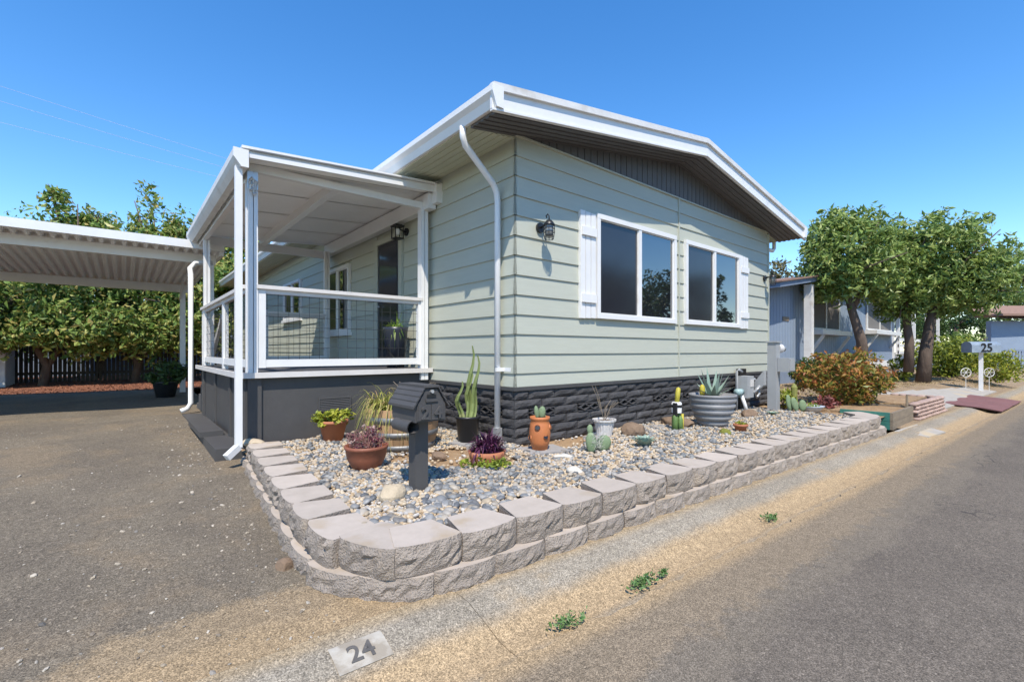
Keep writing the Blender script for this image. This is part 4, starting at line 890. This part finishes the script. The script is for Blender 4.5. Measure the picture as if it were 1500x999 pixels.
def paddle(mb, c, w, h, ang, tilt=0, t=.018):
    V, F = IC2; R = np.array(Matrix.Rotation(ang,3,'Z') @ Matrix.Rotation(tilt,3,'Y')); P = V*np.array([w/2, t, h/2]); P[:,2] += h/2; P = P@R.T+np.array(c); mb.add([tuple(p) for p in P], [tuple(f) for f in F])
mb = MB(); paddle(mb, (jx+.02,jy,jz+.30), .075, .13, -.8, .1); paddle(mb, (jx-.03,jy,jz+.30), .05, .14, -.4, -.15); paddle(mb, (jx+.05,jy+.01,jz+.30), .05, .05, 0, .6); mb.build('cactus', M_paddle, r, True)
# white fluted pot
slab_thing((1.10,-.30,ZG-.035), .42, .30, .05, 'grey concrete paver under the white fluted pot', .1)
r = pot_thing('fluted_pot', (1.10,-.30,ZG+.017), [(0,0),(.085,0),(.115,.15),(.118,.165),(.137,.168),(.140,.19),(.122,.19),(.118,.165),(0,.165)], M_wpot, 'white fluted pot with bare dry twigs by the block skirting', n=40, flute=.045)
mb = MB()
for k in range(9):
    t = random.uniform(0,6.28); q = random.uniform(.08,.28); h = random.uniform(.15,.42); mb.tube([(1.10,-.30,ZG+.17),(1.10+q*.5*math.cos(t),-.30+q*.4*math.sin(t),ZG+.2+h*.7),(1.10+q*math.cos(t),-.30+q*.6*math.sin(t),ZG+.2+h)], .0028, 4)
mb.build('twigs', M_wood, r)
mb = MB(); cx_, cy_ = .42, -.74
paddle(mb, (cx_-.05,cy_,ZG-.02), .11, .22, -.75, -.08, .022); paddle(mb, (cx_+.08,cy_+.0,ZG-.01), .16, .17, -.6, .35, .024); paddle(mb, (cx_-.06,cy_+.02,ZG+.17), .06, .10, -.8, .0); paddle(mb, (cx_+.02,cy_+.06,ZG-.02), .09, .12, .4, .5)
pc = empty('prickly_pear', (cx_,cy_,ZG), 'flat-paddled prickly pear growing in the pebbles before the white pot', 'cactus'); mb.build('paddles', M_paddle, pc, True)
mb = MB()
for k in range(60): mb.tube([(cx_+random.uniform(-.1,.14),cy_-.02,ZG+random.uniform(.02,.2))]*1+[(cx_+random.uniform(-.1,.14),cy_-.04,ZG+random.uniform(.02,.2))], .0008, 3)
mb.build('spines', M_wpot, pc)
rock('boulder', 'rounded brown boulder beside the prickly pear and paving slab', 'rock', (1.42,-.48,ZG), (.36,.28,.23), M_rockb, 3)
slab_thing((1.95,-.42,ZG-.03), .55, .34, .06, 'pale paving slab behind the striped cactus', .05)
rock('flat_rock', 'dark flat rock tucked behind the big ribbed grey pot', 'rock', (2.45,-.42,ZG-.02), (.50,.26,.16), M_rockb, 12)
rock('pale_rock', 'whitish angular rock lying in the open pebbles', 'rock', (-.375,-1.19,ZG-.02), (.15,.11,.10), M_rockw, 21)
rock('tan_rock', 'squarish tan rock at the foot of the 24 mailbox post', 'rock', (-1.80,-.86,ZG-.02), (.20,.17,.15), M_rockt, 22)
rock('small_rock', 'small brown rock on bare dirt beside the barrel', 'rock', (-.95,-.02,ZG-.02), (.18,.12,.10), M_rockb, 23)
rock('small_rock', 'small rough rock in front of the orange jar paver', 'rock', (-.02,-.72,ZG-.02), (.19,.10,.07), M_rockw, 24)
rock('side_rock', 'flat brown stone beside the gas meter', 'rock', (4.15,-.62,ZG-.02), (.34,.20,.18), M_rockb, 25)
# rosettes
def rosette(name, loc, n, length, width, mat, label, rise=.9, cat='succulent', parent=None, z0=0):
    r = parent or empty(name, loc, label, cat); mb = MB(); x, y, z = loc
    for k in range(n):
        t = k*2.39996; lvl = k/n; L_ = length*(1-.35*(1-lvl)) ; a_ = (1.85-1.0*lvl+.12*math.sin(k*7))*rise; c = Vector((math.cos(t), math.sin(t), 0)); s_ = Vector((-math.sin(t), math.cos(t), 0)); vs = []
        for i in range(6):
            u = i/5; w = width*math.sin(math.pi*min(1, .18+.82*u)**.8)*(1 if u < .98 else 0)*.5; p = Vector((x, y, z+z0))+c*(.02+L_*u*math.cos(a_*.75))+Vector((0,0,L_*u*math.sin(a_*.75)-.02*u*u)); vs += [p-s_*w+Vector((0,0,w*.45)), p, p+s_*w+Vector((0,0,w*.45))]
        mb.add(vs, [(3*i+j, 3*i+j+1, 3*i+j+4, 3*i+j+3) for i in range(5) for j in range(2)])
    mb.build('leaves', mat, r, False); return r
rosette('agave_rosette', (.97,-.93,ZG+.01), 36, .17, .058, M_agave, 'squat blue-green agave rosette in the pebbles', 1.0)
rosette('small_succulent', (4.60,-.78,ZG), 26, .11, .04, M_agave, 'small pale blue succulent near the grey meter post', .8)
# striped cactus ornament
r = empty('cactus_cluster', (2.06,-.66,ZG), 'cluster of upright cacti with a black and white collar and yellow column', 'cactus')
mb = MB()
for dx, dy, h, rr in ((-.05,0,.25,.034),(-.01,.03,.24,.036),(.045,.02,.27,.034),(.015,-.03,.22,.032)):
    b0 = Vector((2.06+dx,-.66+dy,ZG-.02)); mb.tube([b0, b0+Vector((0,0,h*.8)), b0+Vector((0,0,h))], [rr, rr, rr*.4], 9)
mb.build('stems', M_green, r, True); MB().tube([(2.11,-.70,ZG-.02),(2.11,-.70,ZG+.22)], .016, 8).build('thin_stem', M_ycact, r, True)
MB().lathe([(.060,.235),(.062,.35),(.05,.365),(.0,.365)], 14, (2.06,-.65,ZG)).build('white_collar', M_white, r, True)
MB().box(1.99,2.015,-.69,-.64,ZG+.20,ZG+.36).build('black_strap', M_black, r); MB().lathe([(.0635,.30),(.0645,.335)], 14, (2.06,-.65,ZG)).build('black_band', M_black, r, True)
MB().tube([(2.07,-.65,ZG+.36),(2.085,-.65,ZG+.46),(2.10,-.65,ZG+.53),(2.10,-.65,ZG+.545)], [.028,.030,.026,.008], 10).build('yellow_column', M_ycact, r, True)
# big ribbed grey pot with agave
bp_ = (2.86,-.70,ZG-.015); prof = [(0,0),(.15,0)]
for k in range(5):
    z = .02+.075*k; rr = .165+.10*(1-(1-k/5)**2)+.0; prof += [(rr,z),(rr+.028,z+.022),(rr+.036,z+.05),(rr+.024,z+.068)]
prof += [(.285,.40),(.30,.41),(.30,.435),(.275,.435),(.27,.39),(0,.39)]
r = pot_thing('ribbed_pot', bp_, prof, M_grpot, 'large ribbed grey pot holding a spiky blue agave', n=36)
mb = MB()
for k in range(17):
    t = k*2.39996+.4; lv = k/17; L_ = .20+.16*lv; rise = .35+.65*lv if k > 3 else .25
    c = Vector((math.cos(t), math.sin(t), 0)); s_ = Vector((-math.sin(t), math.cos(t), 0)); vs = []; el = .45+1.0*lv
    for i in range(6):
        u = i/5; w = .034*(1-u**1.5)+.001; p = Vector((bp_[0],bp_[1],bp_[2]+.40))+c*(.05+L_*1.15*u*math.cos(el))+Vector((0,0,L_*1.15*u*math.sin(el))); vs += [p-s_*w+Vector((0,0,w*.35)), p, p+s_*w+Vector((0,0,w*.35))]
    mb.add(vs, [(3*i+j, 3*i+j+1, 3*i+j+4, 3*i+j+3) for i in range(5) for j in range(2)])
mb.build('agave', M_agave, r, True); MB().tube([(2.78,-.60,bp_[2]+.38),(2.78,-.60,bp_[2]+.53),(2.78,-.60,bp_[2]+.56)], [.035,.035,.012], 9).build('yellow_stub', M_ycact, r, True)
r = pot_thing('little_pot', (2.70,-1.14,ZG-.01), pot_prof(.052,.075,.10,.018,.01), M_terra, 'little terracotta pot with a yellow mossy plant among the pebbles'); foliage(r, (2.70,-1.14,ZG+.095), (.06,.06,.03), 260, .018, M_leafY, .6, .8, .02, 14)
V, F = IC3; o = addobj('moss_ball', npmesh('moss_ball', (V*(1+rng.normal(0,.05,(len(V),1))))*np.array([.07,.07,.055]), F, pmat('moss', (.20,.20,.03), (.12,.13,.02), 30, .9, .8, 90), True), None, (2.34,-1.12,ZG+.012)); tag(o, 'small round mossy cushion in front of the ribbed pot', 'succulent')
# utility pedestal, gas meter
up = empty('meter_pedestal', (5.30,-.50,.25), 'tall grey electric meter pedestal at the corner of the home', 'utility post')
MB().box(5.22,5.38,-.60,-.46,.2,1.42).build('post', M_grey, up); MB().box(5.20,5.40,-.62,-.44,1.42,1.445).build('cap', M_grey, up)
MB().box(5.26,5.50,-.78,-.605,.93,1.16).build('breaker_box', M_grey, up); MB().box(5.28,5.48,-.797,-.781,.95,1.14).build('box_door', M_grey, up)
m_ = MB().tube([(5.385,-.55,1.32),(5.47,-.58,1.32)], .075, 18).build('meter_ring', M_wpot, up); MB().tube([(5.471,-.58,1.32),(5.535,-.60,1.32)], [.06,.052], 18).build('meter_glass', M_lglass, m_)
MB().prism([(-.45,.7),(-.30,.55),(-.30,.75),(-.45,.95)], 'x', 5.1, 5.21).build('side_hood', M_grey, up)
gm = empty('gas_meter', (4.85,-.30,.25), 'gas meter with pale valve and bent pipes on the charcoal skirting', 'gas meter')
MB().tube([(4.62,-.22,.25),(4.62,-.22,.95),(4.70,-.22,.97),(4.82,-.22,.93)], .018, 8).build('riser', M_grey, gm, True)
MB().tube([(4.55,-.25,.60),(4.72,-.25,.60)], .055, 14).tube([(4.635,-.31,.60),(4.635,-.19,.60)], .05, 14).build('regulator', pmat('pale_teal', (.30,.42,.42), None, 5, .5), gm, True)
MB().box(4.74,4.98,-.34,-.18,.50,.86).build('meter_body', M_grey, gm); MB().box(4.84,4.96,-.352,-.341,.68,.80).build('dial', M_wpot, gm)
MB().tube([(4.98,-.27,.78),(5.10,-.30,.80),(5.18,-.33,.72),(5.16,-.36,.55),(5.05,-.36,.50),(4.98,-.34,.58),(5.18,-.40,.74)], .022, 8).build('bent_pipe', M_alum, gm, True)
MB().tube([(4.66,-.28,.55),(4.70,-.32,.38),(4.74,-.33,.27)], .03, 8).build('outlet', M_white, gm, True); MB().box(4.95,5.2,-.12,-.06,.27,.97).build('backing_board', M_black, gm)
# plants past the pedestal
mb = MB()
for dx, dy, h, a_ in ((0,0,.26,-.6),(.10,-.05,.2,-1.0),(-.05,.08,.3,-.3),(.04,.1,.22,-.8)): paddle(mb, (5.42+dx,-.85+dy,.27), .12, h, a_, .35*math.sin(a_*3), .025)
tag(mb.build('paddle_cactus', M_paddle, smooth=True), 'dusty green paddle cactus leaning at the foot of the meter pedestal', 'cactus')
mb = MB()
for dx, dy, h in ((0,0,.44),(.10,.06,.32)): mb.tube([(6.15+dx,-.55+dy,.25),(6.15+dx,-.55+dy,.25+h*.85),(6.15+dx,-.55+dy,.25+h)], [.05,.055,.015], 9)
tag(mb.build('column_cactus', pmat('olive_cactus', (.25,.25,.06), (.17,.18,.05), 8, .7)), 'short olive columnar cactus beyond the meter pedestal', 'cactus')
bushy('yellow_succulent', (5.95,-.50,.26), (.16,.16,.18), 420, .06, M_leafY, 'yellow-green succulent clump beside the olive cactus', 'succulent', clumps=24, cr=.06)
r = pot_thing('shallow_bowl', (5.75,-.95,.255), [(0,0),(.12,0),(.19,.09),(.20,.10),(.18,.10),(0,.07)], pmat('blue_white_glaze', (.62,.66,.70), (.30,.40,.52), 14, .4), 'pale blue and white glazed bowl near the orange bush'); foliage(r, (5.75,-.95,.35), (.12,.12,.04), 90, .04, M_leafY, .5)
bushy('red_succulent', (6.35,-1.0,.25), (.30,.20,.10), 500, .06, multi_island('red_leaf', [(.16,.03,.03),(.25,.07,.06),(.12,.05,.04)], .5, 0), 'low dark red succulent beside the orange bush', 'succulent', clumps=26, cr=.08)
# ---------------------------------------------------------------- right of the home: timber bed, bush, stone wall, mat
tb = empty('timber_bed', (6.6,-1.7,.05), 'low timber planter with a green painted side and bare wood front', 'raised bed')
x0, x1, y0, y1 = 5.98, 7.42, -2.0, -1.30
for k in range(2):
    z = .05+k*.135; MB().box(x0, x0+.04, y0+.042, y1, z, z+.13).build('green_plank', M_gwood, tb); MB().box(x0, x1, y0, y0+.04, z, z+.13).build('front_plank', M_wood, tb); MB().box(x1-.04, x1, y0+.042, y1, z, z+.13).build('end_plank', M_wood, tb)
MB().box(x0+.041, x1-.041, y0+.041, y1+.4, .05, .285).build('soil', M_dirt, tb); MB().tube([(7.32,-1.93,.2),(7.33,-1.93,.52)], .018, 6).build('stake', M_wood, tb)
bushy('jade_bush', (7.35,-1.02,.26), (.80,.72,.52), 6500, .075, M_leafO, 'rounded orange and green bush behind the timber planter', 'bush', clumps=150, cr=.17)
sw = empty('stone_wall', (8.5,-1.9,.05), 'low wall of small rough pinkish stones beyond the timber planter', 'garden wall')
SM = []
for k in range(5):
    V, F = IC2; V = V.copy(); V = np.sign(V)*np.abs(V)**.6; V += rng.normal(0,.09,V.shape); SM.append(npmesh('stone', V*np.array([.5,.5,.5]), F, M_pink, True))
for row in range(5):
    z = .08+row*.062
    for i in range(15):
        x = 7.55+i*.145+(.07 if row % 2 else 0)
        if x < 9.65: addobj('stone', random.choice(SM), sw, (x, yk(x)+.10+row*.012, z), (0,0,random.uniform(-.15,.15)), (.142,.13,.064+random.uniform(-.006,.004)))
    for i in range(6): addobj('stone', random.choice(SM), sw, (9.7, yk(9.7)+.17+i*.145, z), (0,0,1.57), (.142,.13,.064))
MB().box(7.55, 9.6, -1.85, -1.0, .1, .33).build('infill', M_dirt, sw)
# red mat bridging the gutter
mt = MB(); n = 12; vs = []
for i in range(n+1):
    x = 10.7+3.1*i/n; y = yk(x)
    for a, z in ((.30,.13),(.0,.105),(-.3,.09),(-.62,.05)): vs.append((x+.25*(a+.3), y+a, z+.006*math.sin(i*1.3)))
mt.add(vs, [(4*i+j, 4*i+j+1, 4*i+j+5, 4*i+j+4) for i in range(n) for j in range(3)]); o = mt.build('gutter_mat', M_red); md = o.modifiers.new('s','SOLIDIFY'); md.thickness = .02
tag(o, 'faded red mat bridging the gutter at the neighbouring path', 'mat')
# flat plank ramp over the drain
o = MB().add([(5.75,-2.06,.075),(6.9,-2.13,.07),(6.75,-2.5,.012),(5.95,-2.42,.012),(5.75,-2.06,.055),(6.9,-2.13,.05),(6.75,-2.5,-.01),(5.95,-2.42,-.01)],[(0,1,2,3),(4,7,6,5),(0,4,5,1),(1,5,6,2),(2,6,7,3),(3,7,4,0)]).build('drain_slab', M_conc); tag(o, 'thin concrete slab set in the gutter before the timber planter', 'slab')
# neighbour mailbox 25
nx_, ny_ = 15.9, -2.0
p = ond(1437, 569, 13.5); nx_, ny_, nz_ = p.x, p.y, .15
nm = empty('mailbox', (nx_, ny_, nz_), 'blue-grey round-topped mailbox numbered 25 on a white post', 'mailbox')
MB().box(nx_-.045,nx_+.045,ny_-.045,ny_+.045,0,nz_+1.08).build('post', M_white, nm)
dirx = Vector((FV.x, FV.y, 0)); rx = RV
zb = nz_+1.08; sec = [(-.16,0),(.16,0),(.16,.2)]+[(.16*math.cos(t), .2+.12*math.sin(t)) for t in lin(.2, math.pi-.2, 8)]+[(-.16,.2)]
vs = []
for L_ in (-.42,.42):
    for a, z in sec: q = Vector((nx_, ny_, zb+z))+rx*L_+dirx*a; vs.append(q)
k_ = len(sec); MB().add(vs, [tuple(range(k_)), tuple(range(2*k_-1,k_-1,-1))]+[(i,(i+1)%k_,(i+1)%k_+k_,i+k_) for i in range(k_)]).build('box_body', pmat('mailbox_blue', (.30,.36,.42), (.18,.23,.30), 5, .4), nm)
me = text_mesh('25', .34, .004, M_black); q = Vector((nx_, ny_, zb+.03))-dirx*.168+rx*.0
addobj('numeral', me, nm, q, (math.pi/2,0,math.atan2(RV.y,RV.x)))
for sx in (-1, 1):
    c = Vector((nx_, ny_, nz_+.5))+rx*(.34*sx)+dirx*.1; mb = MB(); mb.tube([c+rx*(.15*math.cos(t))+Vector((0,0,.15*math.sin(t)*.85)) for t in lin(0,6.2832,20)], .009, 6, False)
    for k in range(6): t = k*math.pi/3; mb.tube([c, c+rx*(.15*math.cos(t))+Vector((0,0,.127*math.sin(t)))], .006, 5)
    mb.bar(c+Vector((0,0,-.12)), (c.x, c.y, 0), .012, .012); mb.build('wheel', M_owhite, nm)
# ---------------------------------------------------------------- blue house 25
HY = 1.6
def fx(u): return ony(u, 500, HY).x
bh = empty('blue_house', (fx(1215), HY, .3), 'blue-grey mobile home with white window boxes behind the trees', 'house')
xa, xb = fx(1120), fx(1308); xm = (xa+xb)/2; zr0, zr1 = 2.98, 4.0
def zrk(x): return zr0+(zr1-zr0)*(1-abs(x-xm)/((xb-xa)/2))
MB().prism([(xa,.3),(xb,.3),(xb,zr0),(xm,zr1),(xa,zr0)], 'y', HY+.02, HY+14).build('wall', M_blue, bh)
x = xa
while x < xb-.2:
    MB().add([(x,HY,.75),(x+.19,HY,.75),(x+.19,HY,zrk(x+.19)-.02),(x,HY,zrk(x)-.02),(x,HY+.02,.75),(x+.19,HY+.02,.75),(x+.19,HY+.02,zrk(x+.19)-.02),(x,HY+.02,zrk(x)-.02)],[(0,1,2,3),(0,4,5,1),(1,5,6,2),(3,7,4,0),(2,6,7,3)]).build('siding_panel', M_blue, bh); x += .205
rf = MB().prism([(xa-.4,zr0-.05),(xm,zr1+.06),(xb+.4,zr0-.05),(xb+.4,zr0+.08),(xm,zr1+.19),(xa-.4,zr0+.08)], 'y', HY-.55, HY+14).build('roof', M_blued, bh)
MB().prism([(xa-.45,zr0+.08),(xm,zr1+.19),(xb+.45,zr0+.08),(xb+.45,zr0+.12),(xm,zr1+.23),(xa-.45,zr0+.12)], 'y', HY-.6, HY+14).build('roof_cover', M_broof, rf)
MB().box(fx(1163)-.10, fx(1163)+.10, HY-.5, HY-.3, .3, zrk(fx(1163))-.05).build('porch_post', M_owhite, bh)
MB().box(xb-.08, xb+.06, HY-.05, HY+.1, .4, zr0).build('corner_board', M_white, bh)
MB().box(fx(1262), xb+.05, HY-.06, HY-.01, .55, .85).build('white_skirting', M_white, bh); MB().box(xa, fx(1262), HY-.04, HY-.005, .3, .74).build('skirting', M_blued, bh)
def nwin(u0, u1, v0, v1):
    a, b = fx(u0), fx(u1); um = (u0+u1)/2; z1 = ony(um, v0, HY).z; z0 = ony(um, v1, HY).z; t = .11
    w = MB().box(a,b,HY-.06,HY-.005,z1-t,z1).box(a,b,HY-.06,HY-.005,z0,z0+t*.6).box(a,a+t,HY-.058,HY-.005,z0+t*.6,z1-t).box(b-t,b,HY-.058,HY-.005,z0+t*.6,z1-t).build('window', M_owhite, bh)
    m = (a+b)/2; MB().box(m-.05,m+.05,HY-.055,HY-.01,z0+t*.6,z1-t).build('mullion', M_owhite, w)
    for s0, s1 in ((a+t,m-.05),(m+.05,b-t)): MB().box(s0,s1,HY-.03,HY-.01,z0+t*.6,z1-t).build('pane', M_tan, w)
    MB().box(a-.1,b+.1,HY-.40,HY-.0,z0-.17,z0-.02).build('window_box', M_owhite, w)
    for xx in (a+.1, b-.1): MB().bar((xx,HY-.36,z0-.2),(xx,HY-.02,z0-.72),.10,.08).build('bracket', M_owhite, w)
nwin(1186, 1228, 432, 484); nwin(1268, 1304, 444, 485)
MB().box(fx(1146), fx(1155), HY-.02, HY-.001, ony(1150,470,HY).z, ony(1150,464,HY).z).build('name_plate', M_wood, bh)
# recessed porch wing to the right
px0, px1 = xb+.1, fx(1308)+14
MB().box(px0, px0+11, HY+2.6, HY+2.7, .3, 3.9).build('porch_wall', M_blued, bh); MB().box(px0, px0+11, HY-.2, HY+2.6, .3, .95).build('porch_base', M_blued, bh)
MB().box(px0+2.6, px0+3.6, HY+2.55, HY+2.6, .95, 2.9).build('door', M_owhite, bh); MB().box(px0+2.75, px0+3.45, HY+2.53, HY+2.55, 1.05, 2.75).build('door_screen', M_screen, bh)
for z in (1.15, 1.45, 1.75): MB().box(px0, px0+11, HY-.2, HY-.15, z, z+.14).build('porch_rail', M_owhite, bh)
for k in range(4): MB().box(px0+k*3.4, px0+k*3.4+.14, HY-.22, HY-.08, .9, 3.9).build('porch_post', M_white, bh)
MB().box(px0-.1, px0+11.4, HY-.5, HY+6, 3.9, 4.1).build('porch_roof', M_broof, bh)
nv = empty('far_blue_house', (40,4,.3), 'blue-grey house with a brown roof at the far end of the street', 'house')
q = ond(1448, 540, 27); q2 = ond(1600, 540, 27)
MB().bar((q.x,q.y,1.6),(q2.x,q2.y,1.6),.3,2.8).build('wall', M_blue, nv)
MB().bar((q.x-.3,q.y,3.3),(q2.x,q2.y,3.3),1.6,.12).add([(q.x-.5,q.y-.6,3.1),(q2.x,q2.y-.6,3.1),(q2.x,q2.y+1.6,4.0),(q.x-.5,q.y+1.6,4.0)],[(0,1,2,3)]).build('roof', M_broof, nv)
a_, b_ = ond(1453, 540, 24), ond(1600, 540, 24)
for k in range(34): c = a_.lerp(b_, k/34); MB().box(c.x,c.x+.12,c.y-.02,c.y+.02,.2,1.3).build('skirt_panel', M_blued, nv)
MB().bar((a_.x,a_.y,1.3),(b_.x,b_.y,1.3),.1,.09).build('skirt_cap', M_blued, nv)
# ---------------------------------------------------------------- street trees, shrubs of the next plots
GT = 'clipped street trees in front of the blue house'
pA = ond(1268, 540, 14.0); pB = ond(1352, 552, 14.6); zA = .34; zB = .34
def at(u, v, D): return ond(u, v, D)
cA = at(1243, 372, 14.0); tA = [([(pA.x,pA.y,zA-.1), tuple(at(1262,500,14.0)), tuple(at(1248,455,14.0)), tuple(at(1238,415,14.0))], .17, .08), ([tuple(at(1248,455,14.0)), tuple(at(1262,420,14.1)), tuple(at(1275,390,14.2))], .10, .05)]
limb_tree('street_tree', 'leafy tree with a single leaning trunk beside the blue house window', (pA.x,pA.y,zA), tA, [(tuple(cA),(1.30,1.2,1.30),.6),(tuple(at(1215,400,14.0)),(.75,.8,.85),.2),(tuple(at(1285,400,14.0)),(.8,.8,.8),.2)], 16000, .155, M_leafT, GT, .30, 48, aspect=.38)
cB = at(1370, 385, 14.6); tB = [([(pB.x,pB.y,zB-.1), tuple(at(1356,515,14.6)), tuple(at(1362,475,14.6)), tuple(at(1372,430,14.6))], .20, .10), ([tuple(at(1331,545,14.6)), tuple(at(1332,500,14.6)), tuple(at(1328,470,14.6)), tuple(at(1325,430,14.6))], .14, .08)]
limb_tree('street_tree', 'broad leafy tree with two dark trunks behind the 25 mailbox', (pB.x,pB.y,zB), tB, [(tuple(cB),(1.70,1.5,1.55),.55),(tuple(at(1420,410,14.6)),(.95,1.0,1.15),.2),(tuple(at(1315,380,14.6)),(.95,1.0,1.2),.15),(tuple(at(1325,440,14.4)),(.7,.7,.6),.1)], 25000, .155, M_leafT, GT, .30, 48, aspect=.38)
def shrub(u, v, D, rad, n, size, mat, label, zb=.3, cat='shrub'):
    p = ond(u, v, D); return bushy('shrub', (p.x, p.y, zb), rad, n, size, mat, label, cat, clumps=max(20, n//40), cr=.25*max(rad))
shrub(1192, 530, 12.0, (.62,.55,.42), 2600, .09, M_leafD, 'dark green rounded shrub under the blue house window', .3)
shrub(1385, 530, 17.5, (1.5,.9,.75), 4200, .12, M_jun, 'spreading yellow-green juniper behind the two-trunk tree', .35)
shrub(1405, 500, 19.5, (1.3,.8,.85), 3000, .13, M_leafT, 'taller green shrub behind the juniper by the porch rail', .35)
shrub(1462, 535, 15.5, (.85,.7,.50), 2600, .09, M_leafY, 'yellow-flowered bush to the right of the 25 mailbox', .25)
shrub(1318, 535, 15.0, (.35,.3,.4), 700, .08, M_jun, 'small weedy clump at the corner of the blue house', .3)
# far trees
def far_tree(u, D, top, w, label, mat=M_far, n=5000, size=.35):
    b = ond(u, 540, D); b.z = .2; zt = ond(u, top, D).z; h = zt*.62
    return limb_tree('far_tree', label, b, [([tuple(b), (b.x,b.y,zt*.35), (b.x+.2,b.y,zt*.6)], .3, .15)], [((b.x,b.y,zt-h/2),(w,w*.8,h/2),.7),((b.x+w*.5,b.y,zt-h*.75),(w*.6,w*.6,h*.4),.3)], n, size, mat, None, .7, 40)
far_tree(1150, 45, 374, 2.6, 'hazy olive tree rising behind the blue house roof', M_far, 4000, .3)
far_tree(1505, 42, 352, 3.2, 'green tree behind the brown-roofed house at the street end', M_leafT, 6000, .3)
far_tree(1345, 46, 445, 3.5, 'low dark tree closing the gap behind the two-trunk tree', M_leafD, 3500, .3)
far_tree(1400, 50, 440, 4, 'low dark tree behind the juniper shrubs', M_leafD, 3500, .3)
far_tree(1440, 60, 395, 5, 'dark tree far behind the two-trunk street tree', M_leafD, 4000, .4)
# trees across street and drive for the panes; extras added to block bright horizon
for tx, ty, rr, lb in ((8.5,-10,2.5,'round tree across the street mirrored in the nearer front window'),(15,-12,2.8,'wide tree added across the street, mirrored in the further front window'),(25,-13,3.2,'big tree added across the street past the wide one'),(1,-16,3,'tree set well back across the street')):
    limb_tree('street_tree', lb, (tx,ty,0), [([(tx,ty,-.1),(tx,ty,1.2),(tx+.1,ty,2.2)],.22,.12)], [((tx,ty,rr+.6),(rr,rr,rr*.85),1)], 9000, .24, M_leafD, None, .5, 45)
for i, (tx, ty, lb) in enumerate(((-11.5,10.5,'leafy tree on the far side of the driveway reflected in the porch windows'),(-11,14.5,'tall tree past the carport on the far side of the driveway'))):
    limb_tree('side_tree', lb, (tx,ty,.2), [([(tx,ty,0),(tx,ty,1.6),(tx+.1,ty,2.4)],.2,.1)], [((tx,ty,3.0),(2.0,2.2,1.9),1)], 6000, .22, M_leafL, None, .4, 45)
# weeds
def weed(u, v, r_, n, label):
    p = onz(u, v, 0); p.z = 0; o = empty('weed', p, label, 'weed'); P = np.array([(p.x+random.gauss(0,r_), p.y+random.gauss(0,r_*.45), random.uniform(0,.03)) for _ in range(n)]); V, F = leaves(P, .022, .5, .8); addobj('leaves', npmesh('leaves', V, F, M_weed), o)
    mb = MB()
    for k in range(8): mb.tube([tuple(p), (p.x+random.gauss(0,r_), p.y+random.gauss(0,r_*.5), .015)], .0025, 4)
    mb.build('stems', M_weed, o)
weed(940, 855, .055, 170, 'larger low green weed growing in the sandy gutter'); weed(832, 912, .045, 110, 'low grey-green weed at the edge of the asphalt'); weed(972, 842, .02, 60, 'small bright green weed beside the larger one in the gutter'); weed(1130, 760, .05, 90, 'thin straggly weed further along the gutter')
P = []
while len(P) < 5200:
    x = random.uniform(7.5, 22); y = random.uniform(yk(x)+.4, 1.3)
    if (x-15)**2+(y+.5)**2 > .2 and not (9 < x < 16.6 and y < yk(x)+1.3): P.append((x, y, zyard(x, y)+.015))
P = np.array(P); V, F = leaves(P, .09, .12, .2); tag(addobj('dry_grass', npmesh('dry_grass', V, F, M_dry), tag(empty('dry_lawn', (12,0,.3)), kind='structure')), kind='stuff')
